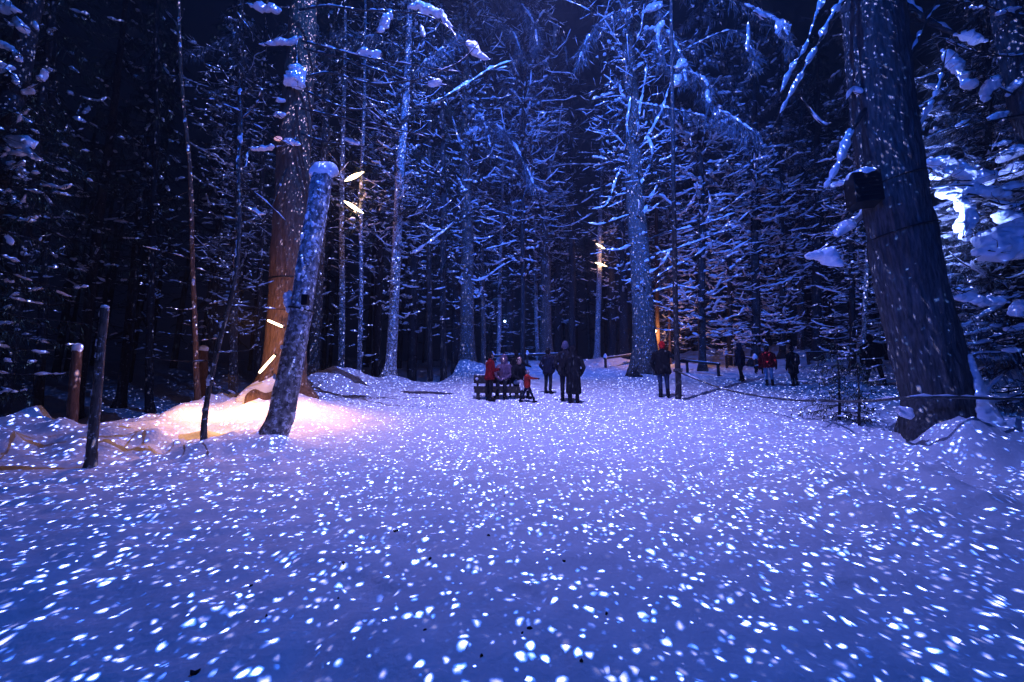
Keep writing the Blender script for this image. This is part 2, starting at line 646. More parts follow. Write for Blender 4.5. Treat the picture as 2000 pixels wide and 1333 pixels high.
def live_bough(wood, snow, need, base, az, L, rng, droop=.35, up=.25, r=.03, thick=.08, n=64, psnow=.7, wd=.018, ln=.40):
    pts = bough_pts(np.asarray(base, float), az, L, droop, up, rng)
    wood.tube(pts, np.linspace(r, r * .25, len(pts)), 4, cap=False)
    fine = resample(pts, 40)
    tg = np.gradient(fine, axis=0)
    tg /= np.linalg.norm(tg, axis=1, keepdims=True)
    for j in range(n):
        f = int(rng.uniform(.18, 1) * 39)
        T = tg[f]
        S = cross3(T, (0, 0, 1.0)); S /= max(np.linalg.norm(S), 1e-6)
        sd = rng.choice([-1, 1])
        d = T * rng.uniform(.2, .9) + S * sd * rng.uniform(.3, 1) + np.array([0, 0, -1]) * rng.uniform(0, .7)
        d /= np.linalg.norm(d)
        ribbon(need, fine[f], d, ln * rng.uniform(.5, 1.3) * (1.15 - .5 * f / 39), wd * rng.uniform(.6, 1.3), rng.uniform(.1, .6), cross3(d, (0, 0, 1.0)))
    if rng.rand() < psnow:
        snow_on(snow, fine[8:], thick, rng, rng.uniform(.3, .7), rng.randint(1, 4), 7, .3)


def crown(seed, z0, z1, nbare, Lb, nlive, zl0, zl1, Ll, thick=.05, cover=.7, psnow=.8, droop=(.1, .5), up=(.15, .5), twigs=5, lsnow=.5, rime=False, nn=50):
    rng = np.random.RandomState(seed)
    wo, sn, ne = MB(), MB(), MB()
    for i in range(nbare):
        z = z0 + (z1 - z0) * (i + rng.rand()) / nbare
        bare_bough(wo, sn, (0, 0, z), rng.uniform(0, 6.283), rng.uniform(*Lb), rng, rng.uniform(*droop), rng.uniform(*up), rng.uniform(.010, .024),
                   thick * rng.uniform(.6, 1.3), cover, twigs, psnow)
    for i in range(nlive):
        f = (i + rng.rand()) / nlive
        z = zl0 + (zl1 - zl0) * f
        live_bough(wo, sn, ne, (0, 0, z), rng.uniform(0, 6.283), rng.uniform(*Ll) * (1 - .55 * f), rng, rng.uniform(.25, .6), rng.uniform(.1, .35), .03, .08, nn, lsnow)
    return [('branches', wo.mesh('branches', TWIG)), ('snow', sn.mesh('snow', SNOW)), ('needles', ne.mesh('needles', RIMED if rime else NEEDLE))]


CROWNS = {
    'snowy1': crown(11, 1.6, 14, 175, (.9, 2.4), 60, 11, 26, (1.6, 3.0), .074, .8, .8, (.1, .5), (.2, .55), 6, .7, True),
    'snowy2': crown(12, 1.2, 15, 190, (.8, 2.7), 60, 12, 27, (1.6, 3.2), .070, .8, .8, (.15, .55), (.2, .5), 6, .7, True),
    'mid1': crown(13, 3.5, 14, 95, (.5, 2.0), 75, 9, 26, (1.4, 3.0), .066, .65, .65, (-.1, .55), (.1, .5), 4, .6),
    'mid2': crown(14, 5, 16, 85, (.5, 1.8), 75, 10, 27, (1.4, 2.8), .066, .65, .6, (-.2, .5), (.1, .5), 4, .6, True),
    'sparse': crown(15, 4, 15, 50, (.4, 1.5), 45, 12, 26, (1.2, 2.6), .05, .5, .6, (-.3, .4), (.0, .5), 3, .4),
    'dark': crown(16, 2.5, 12, 60, (.5, 1.8), 90, 7, 26, (1.4, 3.2), .045, .5, .5, (.0, .6), (.0, .4), 4, .35),
    'web': crown(18, 8, 25, 230, (.8, 3.4), 0, 10, 26, (1.2, 2.6), .040, .6, .5, (-.2, .6), (-.1, .5), 9, .4),
    'young': crown(17, .8, 8, 60, (.25, .9), 10, 6, 9, (.4, .8), .040, .6, .8, (-.2, .5), (.1, .4), 3, .5),
}


def trunk_mb(pts, rad, k=18, rough=.05, rows=60, fscale=6.0, flare=None, seed=0, zs=1.1):
    """round trunk along a curve with uneven bark; flare: list of (angle, width, reach, height) for root buttresses"""
    mb = MB()
    P = curve(pts, rows)
    s = np.linspace(0, 1, rows)
    r = np.interp(s, np.linspace(0, 1, len(rad)), rad) if np.ndim(rad) else np.full(rows, rad)
    th = np.arange(k) * 2 * math.pi / k
    nrm = np.stack([np.cos(th), np.sin(th), np.zeros(k)], -1)
    rr = r[:, None] * np.ones((1, k))
    q = P[:, None, :] + nrm[None] * rr[..., None]
    rr = rr * (1 + rough * fbm(q[..., 0] * fscale + seed, q[..., 1] * fscale, q[..., 2] * zs + seed, 3))
    if flare:
        zr = P[:, 2] - P[0, 2]
        for (ang, wd, reach, hg) in flare:
            da = np.abs((th - ang + math.pi) % (2 * math.pi) - math.pi)
            rr = rr + reach * np.exp(-(da / wd) ** 2)[None, :] * np.exp(-np.maximum(zr, 0) / hg)[:, None]
    mb.rings(P[:, None, :] + nrm[None] * rr[..., None])
    return mb


def forest_tree(label, px, py, w, ptop, crownkey, bark, seed, group=None, H_=27.0, cs=1.0, name='spruce_tree', bend=.0, zoff=0.0):
    """w: trunk width in pixels near the base; ptop: (px, py) of the trunk higher up"""
    x, y = G(px, py)
    z = H(x, y) - .08
    d = depth(x, y, z)
    r0 = w * d / F / 2 * narrow(px)
    top = PY(ptop[0], ptop[1], y)
    lean = math.atan2(top[0] - x, top[2] - z)
    rng = np.random.RandomState(seed)
    t = thing(name, label, 'tree', (x, y, z), (rng.uniform(-.01, .01), lean, 0), group)
    n = 7
    zz = np.linspace(0, H_, n)
    pts = np.stack([bend * np.sin(zz * .5 + seed) * np.minimum(zz / 3, 1) + rng.uniform(-.02, .02, n), rng.uniform(-.03, .03, n), zz], -1)
    pts[0, :2] = 0
    rad = r0 * np.array([1.0, .93, .86, .74, .58, .4, .12])
    fl = [(rng.uniform(0, 6.28), rng.uniform(.4, .7), r0 * rng.uniform(.4, .9), r0 * 1.6) for _ in range(4)]
    trunk_mb(pts, rad, 14, .07, 46, 5.0 / max(r0, .1) * .15, fl, seed).obj('trunk', bark, t)
    if crownkey:
        az = rng.uniform(0, 6.28)
        s = cs
        for nm, me in [c for key in crownkey.split('+') for c in CROWNS[key]]:
            if not len(me.vertices):
                continue
            o = part(nm, me, t)
            o.rotation_euler = (0, 0, az)
            o.scale = (s, s, min(s, 1.15))
            o['kind'] = 'stuff'
    return t


# ------------------------------------------------------------------ trees that can be told apart, left to right
TR = [
    # label, base px, py, width, (top px, py), crown, bark, scale
    ('dark straight spruce trunk at the far left edge of the forest', 86, 752, 24, (98, 300), 'dark', BARK_DARK, 1.0),
    ('dark leaning trunk behind the short cut pole on the left bank', 160, 748, 26, (218, 240), 'sparse', BARK_DARK, .8),
    ('dim trunk in the dark gap right of the short cut pole', 300, 742, 18, (304, 250), 'dark', BARK_DARK, .9),
    ('straight rimed trunk directly behind the crooked snowy sapling', 463, 748, 19, (468, 200), 'mid2+web', BARK_MID, .7),
    ('dim trunk between the crooked sapling and the orange lit spruce', 508, 744, 12, (512, 250), 'sparse', BARK_DARK, .7),
    ('pale grey trunk just right of the leaning snow-capped pole', 611, 744, 24, (634, 280), 'sparse+web', BARK_MID, .8),
    ('slim straight trunk left of the pair of hanging warm lamps', 668, 744, 14, (668, 270), 'sparse', BARK_PALE, .7),
    ('thin rimed trunk carrying the pair of hanging warm lamps', 702, 750, 10, (709, 200), 'young', BARK_PALE, 1.2),
    ('tall pale rimed trunk with a long snowy diagonal limb', 762, 750, 22, (789, 220), 'mid1+web', BARK_PALE, .75),
    ('thin dark trunk between the tall pale trunk and the bench', 842, 740, 12, (838, 300), 'sparse', BARK_DARK, .8),
    ('dark trunk at the edge of the hollow left of the bench', 868, 738, 14, (864, 300), 'dark', BARK_DARK, .8),
    ('thick blue-grey trunk standing in a snow mound left of the bench', 913, 724, 29, (911, 330), 'mid1+web', BARK_MID, 1.1),
    ('slim trunk with snowy side branches right behind the bench', 944, 710, 11, (941, 360), 'mid2', BARK_MID, 1.0),
    ('pale snow-plastered thin trunk behind the seated people', 972, 706, 9, (977, 540), 'young', BARK_PALE, 2.0),
    ('dim slender trunk behind the standing dark figure at the bench', 1020, 722, 10, (1022, 400), 'mid2+web', BARK_DARK, 1.3),
    ('thin pale trunk left of the thick trunk behind the waiting person', 1051, 704, 8, (1043, 430), 'young', BARK_PALE, 2.0),
    ('thick rimed trunk behind the person waiting in dark clothes', 1068, 706, 23, (1064, 380), 'mid1+web', BARK_MID, 1.3),
    ('dim trunk in the dark gap behind the hooded coat', 1118, 704, 14, (1116, 350), 'dark', BARK_DARK, 1.2),
    ('pale slim trunk carrying two small warm lamps one above the other', 1166, 703, 12, (1176, 250), 'sparse', BARK_PALE, 1.2),
    ('dim trunk just right of the trunk with two small warm lamps', 1196, 702, 17, (1196, 350), 'mid2', BARK_DARK, 1.2),
    ('massive blue-lit spruce trunk behind the man in the red cap', 1262, 742, 46, (1237, 300), 'mid1+web', BARK_MID, 1.0),
    ('slim trunk glowing orange beside a small lamp behind the red cap', 1287, 716, 9, (1282, 400), 'sparse', BARK_WARM, 1.0),
    ('very thin orange lit trunk behind the shoulder of the red-capped man', 1309, 714, 6, (1305, 300), 'snowy1', BARK_WARM, .9),
    ('snow-laden spruce with stacked white branches right of the massive trunk', 1372, 726, 16, (1368, 300), 'snowy1', BARK_DARK, 1.25),
    ('slim dark spruce with snow-striped branches above the low rail', 1426, 718, 11, (1424, 300), 'snowy2', BARK_DARK, .9),
    ('dark trunk above the person in the dark hooded jacket', 1476, 718, 19, (1474, 300), 'snowy2', BARK_DARK, 1.1),
    ('slim dark spruce trunk above the red jacket', 1530, 712, 13, (1528, 300), 'snowy1', BARK_DARK, 1.1),
    ('straight blue-lit trunk above the person in the long dark coat', 1566, 708, 15, (1565, 300), 'mid2', BARK_MID, 1.1),
    ('broad dark trunk in the black gap left of the huge right trunk', 1596, 712, 22, (1594, 300), 'dark', BARK_DARK, 1.1),
    ('thin snow-plastered trunk close to the left side of the huge right trunk', 1682, 752, 11, (1696, 450), 'young', BARK_PALE, 1.4),
    ('dark trunk half hidden behind the young fir by the rope', 1666, 728, 14, (1664, 400), 'snowy2', BARK_DARK, .9),
    ('dark spruce in the gap right of the huge right trunk', 1935, 742, 20, (1930, 350), 'snowy1+web', BARK_DARK, .8),
]
for i, (lb, px, py, wd, top, ck, bk, cs) in enumerate(TR):
    forest_tree(lb, px, py, wd, top, ck, bk, 100 + i, cs=cs, group='spruces round the clearing', bend=.04)

# taller spruces close behind the edge whose crowns fill the upper part of the picture
BACK = [
    ('shadowy spruce crown at the left edge above the snow hump', 20, 770, 26, 'dark', 1.0),
    ('shadowy spruce behind the dark leaning trunk on the left', 245, 735, 22, 'dark', 1.1),
    ('shadowy spruce crown behind the snow-laden sapling on the left', 410, 735, 20, 'mid1', 1.0),
    ('shadowy spruce crown behind the big orange lit spruce', 565, 728, 24, 'mid2', 1.1),
    ('shadowy spruce right of the pair of hanging warm lamps', 735, 730, 18, 'mid2+web', 1.0),
    ('shadowy spruce behind the tall pale rimed trunk', 805, 728, 20, 'mid1+web', 1.1),
    ('shadowy spruce crown over the left end of the bench', 890, 714, 18, 'dark', 1.2),
    ('shadowy spruce crown over the seated people', 995, 700, 18, 'mid1+web', 1.3),
    ('shadowy spruce crown over the hooded coat', 1090, 698, 18, 'mid1+web', 1.4),
    ('shadowy spruce left of the massive trunk behind the red cap', 1220, 706, 20, 'mid1+web', 1.2),
    ('shadowy snow-laden spruce behind the low rail', 1345, 700, 18, 'snowy2', 1.4),
    ('shadowy snow-laden spruce behind the red jacket', 1500, 700, 18, 'snowy1', 1.4),
    ('shadowy snow-laden spruce left of the huge right trunk', 1625, 702, 20, 'snowy2+web', 1.3),
    ('shadowy snow-laden spruce hidden behind the huge right trunk', 1740, 708, 20, 'snowy1', 1.2),
    ('shadowy snow-laden spruce at the right edge behind the bright boughs', 1985, 722, 22, 'snowy2', 1.1),
]
for i, (lb, px, py, wd, ck, cs) in enumerate(BACK):
    forest_tree(lb, px, py, wd, (px + (1000 - px) * .05, 300), ck, BARK_DARK, 300 + i, cs=cs, group='shadowy spruces behind the clearing', H_=30)


# far wood that reads as one dark mass
def far_wood():
    rng = np.random.RandomState(5)
    mb = MB()
    for i in range(95):
        px = rng.uniform(-350, 2350)
        Y = rng.uniform(44, 80)
        if px < 700:
            Y = rng.uniform(24, 60)
        x = (px - 1000) / F * Y
        z = H(x, Y) - .2
        hgt = rng.uniform(24, 34)
        r0 = rng.uniform(.14, .36)
        zz = np.linspace(0, hgt, 5)
        mb.tube(np.stack([x + zz * rng.uniform(-.02, .02), np.full(5, Y), z + zz], -1), r0 * np.array([1.1, .9, .7, .45, .1]), 8, cap=False)
        for b in range(70):
            f = rng.rand() ** .8
            bz = 3 + (hgt - 3) * f
            az = rng.uniform(0, 6.28)
            L = rng.uniform(1.2, 3.2) * (1.05 - .6 * f)
            d = np.array([math.cos(az), math.sin(az), rng.uniform(-.5, .1)])
            ribbon(mb, (x, Y, z + bz), d, L, rng.uniform(.06, .22), rng.uniform(-.1, .4), np.array([-math.sin(az), math.cos(az), rng.uniform(-.5, .5)]))
    o = mb.obj('far_forest', NEEDLE)
    tag(o, 'dark mass of distant spruces closing off the clearing', 'forest', kind='stuff')


far_wood()


# ================================================================== foreground trees
RNG = np.random.RandomState(77)


def px_curve(pxs, Y, n, dy=0.0):
    """curve through pixels at depth plane y = Y; dy: how much further away its end lies"""
    P = [PY(p[0], p[1], Y + dy * i / max(1, len(pxs) - 1)) for i, p in enumerate(pxs)]
    return curve(P, n)


def limb(root, org, pxs, Y, r, thick=None, cover=.8, pieces=2, dy=0.0, twigs=0, mat_=None, clumps=(), fine=14, r1=.3, lift=.6):
    """one bough that can be picked out, with the snow lying on it as its sub-part"""
    P = px_curve(pxs, Y, fine, dy)
    mb = MB()
    mb.tube(P, np.linspace(r, r * r1, fine), 7)
    for _ in range(twigs):
        f = RNG.randint(3, fine)
        az = RNG.uniform(0, 6.28)
        L = RNG.uniform(.25, .8)
        tp = bough_pts(P[f], az, L, RNG.uniform(-.3, .6), RNG.uniform(-.1, .3), RNG, 5)
        mb.tube(tp, np.linspace(r * .3, r * .1, 5), 4, cap=False)
        if RNG.rand() < .8:
            q = resample(tp, 8)
            tp2 = bough_pts(q[4], az + RNG.choice([-.8, .8]), L * .5, RNG.uniform(-.2, .4), .1, RNG, 4)
            mb.tube(tp2, np.linspace(r * .2, r * .08, 4), 3, cap=False)
    b = mb.obj('bough', mat_ or TWIG, root, True, org)
    if thick or clumps:
        sm = MB()
        if thick:
            snow_on(sm, P, thick, RNG, cover, pieces, 8, lift, .1)
        for (cx, cy, rx, rz, tilt) in clumps:
            lump_cloud(sm, PY(cx, cy, Y + dy * .5), rx, rz, tilt)
        o = fused(sm, 'snow', SNOW, None, max(.022, (thick or .08) * .28), org, 3)
        o.parent = b
    return b


def lump_cloud(mb, c, rx, rz, tilt, n=7):
    """a heap of snow of irregular outline: overlapping balls along a tilted line"""
    for i in range(n):
        f = i / (n - 1) * 2 - 1
        e = math.sqrt(max(0.05, 1 - .85 * f * f))
        p = c + np.array([f * rx * math.cos(tilt), RNG.uniform(-.35, .35) * rz, f * rx * math.sin(tilt)]) + RNG.uniform(-.22, .22, 3) * rz
        s = rz * e * RNG.uniform(.7, 1.1)
        mb.ball(p, (s * 1.15, s, s * .85), 11, 18, .7)


# ---- huge trunk on the right
def right_giant():
    bx, by = G(1835, 866)
    bz = H(bx, by) - .25
    org = np.array([bx, by, bz])
    t = thing('giant_spruce', 'huge dark spruce trunk with black box and straps, filling the right side', 'tree', org)
    prof = [(866, 1838, 165), (830, 1836, 160), (780, 1832, 156), (700, 1812, 152), (560, 1776, 146), (400, 1748, 138), (200, 1721, 132), (0, 1703, 128), (-150, 1690, 120), (-400, 1670, 105)]
    P, rr = [], []
    d0 = depth(bx, by, bz)
    for (py, px, wd) in prof:
        p = PY(px, py, by)
        P.append(p)
        rr.append(wd / F * depth(*p) / 2 * narrow(px))
    P = [P[0] + np.array([0, 0, -.45])] + P
    rr = [rr[0] * 1.02] + rr
    P = np.array(P)
    # even spacing along the height for the bark rows
    zz = np.linspace(P[0, 2], P[-1, 2], 260)
    C = np.stack([np.interp(zz, P[:, 2], P[:, 0]), np.full(260, by), zz], -1)
    r = np.interp(zz, P[:, 2], rr)
    k = 150
    th = np.arange(k) * 2 * math.pi / k
    nrm = np.stack([np.cos(th), np.sin(th), np.zeros(k)], -1)
    R_ = r[:, None] * np.ones((1, k))
    q = C[:, None, :] + nrm[None] * R_[..., None]
    plate = fbm(q[..., 0] * 9, q[..., 1] * 9, q[..., 2] * 2.2, 3)
    ridge = np.abs(noise3(q[..., 0] * 16, q[..., 1] * 16, q[..., 2] * 1.6))
    R_ = R_ + .045 * plate + .05 * ridge - .02
    zr = zz - (bz + .25)
    for (ang, wd, reach, hg) in [(-.12, .34, .60, .34), (-1.0, .35, .25, .30), (3.45, .30, .30, .40), (4.0, .28, .25, .30), (1.4, .5, .4, .5), (-1.75, .25, .12, .5)]:
        da = np.abs((th - ang + math.pi) % (2 * math.pi) - math.pi)
        R_ = R_ + reach * np.exp(-(da / wd) ** 2)[None, :] * np.exp(-np.maximum(zr, 0) / hg)[:, None]
    mb = MB()
    mb.rings(C[:, None, :] + nrm[None] * R_[..., None])
    mb.obj('trunk', BARK_BIG, t, True, org)
    # straps round the trunk
    for pys in (362, 458):
        c = PY(np.interp(pys, [200, 400, 560], [1721, 1748, 1776]), pys, by)
        rad = np.interp(c[2], zz, r) + .045
        a = np.linspace(0, 2 * math.pi, 60)
        ring = np.stack([c[0] + rad * np.cos(a), c[1] + rad * np.sin(a), c[2] + .10 * np.cos(a)], -1)
        sb = MB()
        sb.tube(ring, .012, 6, cap=False)
        sb.obj('strap', WIRE, t, True, org)
    # drooping limbs on its left side and a thick one on its right
    limb(t, org, [(1650, -60), (1609, 0), (1590, 45), (1571, 101), (1549, 131), (1515, 205)], by - .2, .035, .055, .9, 3, .0, 4)
    limb(t, org, [(1665, -20), (1624, 34), (1597, 90), (1564, 150), (1537, 199), (1504, 262)], by - .1, .035, .06, .85, 3, .2, 5)
    limb(t, org, [(1690, 215), (1659, 262), (1639, 319), (1609, 372)], by - .1, .05, .085, .95, 1, .2, 3, lift=.3)
    limb(t, org, [(1700, 405), (1684, 424), (1650, 454), (1590, 499)], by + .3, .05, .07, .9, 2, .3, 4,
         clumps=[(1625, 505, .22, .13, -.9), (1596, 498, .22, .10, .2), (1655, 440, .3, .12, .7)])
    limb(t, org, [(1740, -30), (1779, 17), (1822, 45), (1860, 64), (1915, 82)], by - .2, .07, .07, .9, 2, .1, 6, clumps=[(1895, 74, .25, .10, -.3)])
    limb(t, org, [(1690, 190), (1665, 175), (1650, 205)], by - .1, .03, .05, .9, 1, 0, 2)
    limb(t, org, [(1500, 40), (1465, 25), (1462, 90), (1452, 135)], by + .6, .02, .05, .7, 2, 0, 3)
    limb(t, org, [(1566, 190), (1590, 225), (1610, 245), (1625, 240)], by + .5, .02, .045, .8, 1, 0, 3)
    limb(t, org, [(1770, 130), (1800, 60), (1830, 15), (1870, 5)], by - .3, .03, .05, .8, 2, 0, 6)
    limb(t, org, [(1790, 260), (1830, 180), (1850, 90)], by + .6, .03, .06, .7, 2, .5, 8)
    # snow plastered up the foot of the trunk
    sm = MB()
    for i in range(620):
        f = RNG.rand() ** .8
        z = PY(1860, 690 + 165 * f, by - .5)[2]
        c_ = np.interp(z, zz, C[:, 0]); r_ = np.interp(z, zz, r)
        ph = .62 + .10 * math.sin(f * 8) + RNG.uniform(-1, 1) * (.16 + .55 * f * f) * RNG.rand() ** .5
        da = abs(ph - .5)
        rr_ = r_ + .02 + (.22 * f ** 3) * (1 + .3 * RNG.rand())
        p = np.array([c_ + rr_ * math.sin(ph), by - rr_ * math.cos(ph), z])
        sz = (.026 + .055 * f) * RNG.uniform(.5, 1.3)
        sm.ball(p, (sz * 1.3, sz * .8, sz * RNG.uniform(.7, 1.2)), 6, 9, 1.0)
    for (px, py, sz, dy) in [(1945, 868, .26, -.6), (1975, 882, .24, -.5), (1935, 884, .26, -.7), (1768, 812, .07, -.66), (1757, 800, .06, -.62), (1772, 800, .05, -.66)]:
        for j in range(3):
            sm.ball(PY(px, py, by + dy) + RNG.uniform(-.5, .5, 3) * sz, (sz, sz * .8, sz * RNG.uniform(.6, .9)), 8, 12, .6)
    fused(sm, 'snow_drift', SNOW, t, .02, org, 1)
    return by


GIANT_Y = right_giant()


# ---- black box with a cap of snow fixed to the huge trunk
def speaker_box():
    Y = GIANT_Y - .32
    c = PY(1686, 372, Y)
    t = thing('projector_box', 'black box with a cap of snow fixed to the huge right trunk', 'box', c, (0, 0, R(-16)))
    mb = MB()
    mb.box((0, 0, 0), (.40, .34, .54))
    o = mb.obj('housing', BLACK, t, False)
    m = o.modifiers.new('edge', 'BEVEL'); m.width = .012; m.segments = 2
    g = MB()
    for i in range(5):
        g.box((0, -.176, -.16 + i * .075), (.30, .012, .02))
    g.obj('vent', WIRE, o, False)
    br = MB()
    br.box((.12, .30, 0), (.07, .34, .10))
    br.obj('bracket', WIRE, t, False)
    sm = MB()
    for (x, y, z, s) in [(-.1, 0, .27, .12), (.02, 0, .29, .15), (.12, .02, .28, .13), (0, -.08, .27, .12), (-.06, .1, .28, .12), (.1, .1, .28, .11), (.1, -.08, .27, .1), (-.24, .16, .26, .07), (-.32, .2, .26, .06)]:
        sm.ball((x, y, z), (s, s, s * .75), 7, 12, .2)
    fused(sm, 'snow', SNOW, t, .02, None, 3)


speaker_box()


# ---- big orange lit spruce on the left
def left_giant():
    bx, by = G(556, 806)
    bz = H(bx, by) - .3
    org = np.array([bx, by, bz])
    t = thing('big_spruce', 'big spruce lit orange at its foot behind the leaning pole', 'tree', org)
    prof = [(815, 556, 96), (780, 556, 90), (740, 557, 86), (700, 558, 82), (600, 563, 78), (500, 567, 76), (300, 574, 66), (100, 588, 56), (0, 594, 50), (-200, 606, 40), (-400, 616, 25)]
    P = np.array([PY(px, py, by) for (py, px, wd) in prof])
    rr = np.array([wd / F * depth(*p) / 2 * narrow(px) for (py, px, wd), p in zip(prof, P)])
    P = np.vstack([P[0] - [0, 0, .6], P]); rr = np.concatenate([[rr[0]], rr])
    n, k = 240, 110
    zz = np.linspace(P[0, 2], P[-1, 2], n)
    C = np.stack([np.interp(zz, P[:, 2], P[:, 0]), np.full(n, by), zz], -1)
    r = np.interp(zz, P[:, 2], rr)
    th = np.arange(k) * 2 * math.pi / k
    nrm = np.stack([np.cos(th), np.sin(th), np.zeros(k)], -1)
    R_ = r[:, None] * np.ones((1, k))
    q = C[:, None, :] + nrm[None] * R_[..., None]
    R_ = R_ + .03 * fbm(q[..., 0] * 8, q[..., 1] * 8, q[..., 2] * 2, 3) + .03 * np.abs(noise3(q[..., 0] * 15, q[..., 1] * 15, q[..., 2] * 1.5))
    zr = zz - (bz + .3)
    for (ang, wd, reach, hg) in [(3.45, .22, .55, .30), (4.3, .35, .45, .35), (5.3, .35, .35, .32), (6.1, .3, .4, .3), (1.5, .5, .5, .4)]:
        da = np.abs((th - ang + math.pi) % (2 * math.pi) - math.pi)
        R_ = R_ + reach * np.exp(-(da / wd) ** 2)[None, :] * np.exp(-np.maximum(zr, 0) / hg)[:, None]
    mb = MB()
    mb.rings(C[:, None, :] + nrm[None] * R_[..., None])
    mb.obj('trunk', BARK_WARM, t, True, org)
    c = PY(565, 552, by)
    a = np.linspace(0, 2 * math.pi, 50)
    rad = np.interp(c[2], zz, r) + .03
    sb = MB()
    sb.tube(np.stack([c[0] + rad * np.cos(a), c[1] + rad * np.sin(a), c[2] + .04 * np.cos(a)], -1), .012, 6, cap=False)
    sb.obj('strap', WIRE, t, True, org)
    Y = by - .5
    # long thin boughs reaching right
    for pts, th_, dy, tw in [
        ([(590, 80), (617, 88), (662, 99), (711, 112), (775, 122), (850, 135), (905, 142)], .035, -.6, 5),
        ([(600, 150), (644, 142), (685, 154), (737, 165), (805, 158), (850, 143), (900, 120), (935, 85)], .03, -.8, 5),
        ([(595, 95), (617, 101), (670, 114), (719, 131), (775, 150), (812, 161), (880, 168)], .03, -.4, 4),
        ([(595, 178), (616, 187), (647, 202), (685, 214), (719, 216), (745, 236)], .03, -.6, 3),
        ([(590, 212), (608, 217), (662, 229), (722, 240), (760, 251), (794, 257), (838, 270)], .03, -.8, 3),
        ([(590, 262), (610, 270), (644, 279), (681, 283), (737, 291)], .025, -.3, 2),
        ([(585, 20), (640, 12), (700, 20), (760, 22), (830, 30), (880, 58), (895, 85)], .04, -1.2, 7),
    ]:
        cl = []
        if pts[0][1] == 80: cl = [(716, 104, .22, .09, -.1), (735, 106, .12, .08, .3)]
        if pts[0][1] == 262: cl = [(688, 277, .2, .07, -.35)]
        if pts[0][1] == 20: cl = [(752, 42, .30, .11, 1.05), (842, 20, .42, .13, -.45), (872, 42, .2, .07, -.8), (826, 62, .2, .05, -1.3), (812, 12, .2, .07, .2)]
        if pts[0][1] == 150: cl = [(928, 98, .30, .12, -.85), (946, 112, .12, .06, -.5), (850, 162, .14, .1, .2)]
        limb(t, org, pts, Y, .03, th_, .9, 5, dy, tw, clumps=cl, fine=20)
    # boughs reaching left
    for pts, cl in [
        ([(560, 285), (540, 288), (510, 292), (486, 290), (482, 318), (476, 335)], [(514, 289, .36, .075, .05)]),
        ([(545, 195), (528, 190), (505, 170)], [(548, 196, .1, .06, 0)]),
        ([(565, 15), (530, 14), (480, 8), (440, 20)], [(520, 15, .36, .12, -.1)]),
        ([(565, 85), (545, 90), (520, 88), (490, 60), (460, 20)], [(560, 80, .35, .10, .2), (530, 84, .3, .07, .15)]),
        ([(558, 225), (548, 228), (540, 222)], [(546, 224, .16, .08, 0)]),
        ([(580, 270), (570, 276), (560, 280)], [(571, 277, .2, .09, -.3)]),
        ([(560, 330), (520, 425), (500, 416), (470, 400)], [(500, 413, .24, .06, -.35)]),
        ([(578, 60), (580, 120), (582, 170)], [(577, 160, .06, .2, 1.5), (582, 145, .05, .2, 1.5)]),
    ]:
        limb(t, org, pts, by - .45, .02, .03, .6, 2, -.3, 4, clumps=cl)
    # snow on the root running out to the left
    sm = MB()
    for i in range(14):
        f = i / 13
        p = PY(555 - 80 * f, 742 + 40 * f ** 1.3, by - .35 - .3 * f)
        s = .12 + .1 * math.sin(f * 3)
        sm.ball(p, (s * 1.3, s, s * .8), 7, 10, .4)
    fused(sm, 'snow_drift', SNOW, t, .03, org, 2)
    return by


LEFT_Y = left_giant()


# ---- small yellow reflector with a painted glow, high on the big left spruce
def reflector():
    c = PY(543, 271, LEFT_Y - .62)
    t = thing('reflector', 'small yellow tag high on the big orange lit spruce', 'tag', c)
    mb = MB()
    a = np.arange(20) * 2 * math.pi / 20
    rings = [np.stack([np.cos(a) * r, np.full(20, y), np.sin(a) * r * .6], -1) for (r, y) in [(.095, .02), (.10, 0), (.09, -.015), (.06, -.02)]]
    mb.rings(rings)
    o = mb.obj('plate', emit('amber_glow', (1.0, .40, .03), .55), t)  # glow put into the plate's colour as emission; the tag is no lamp
    s = MB()
    s.tube([(0, .02, 0), (.0, .35, -.02)], .012, 6)
    s.obj('nail', WIRE, t)


reflector()


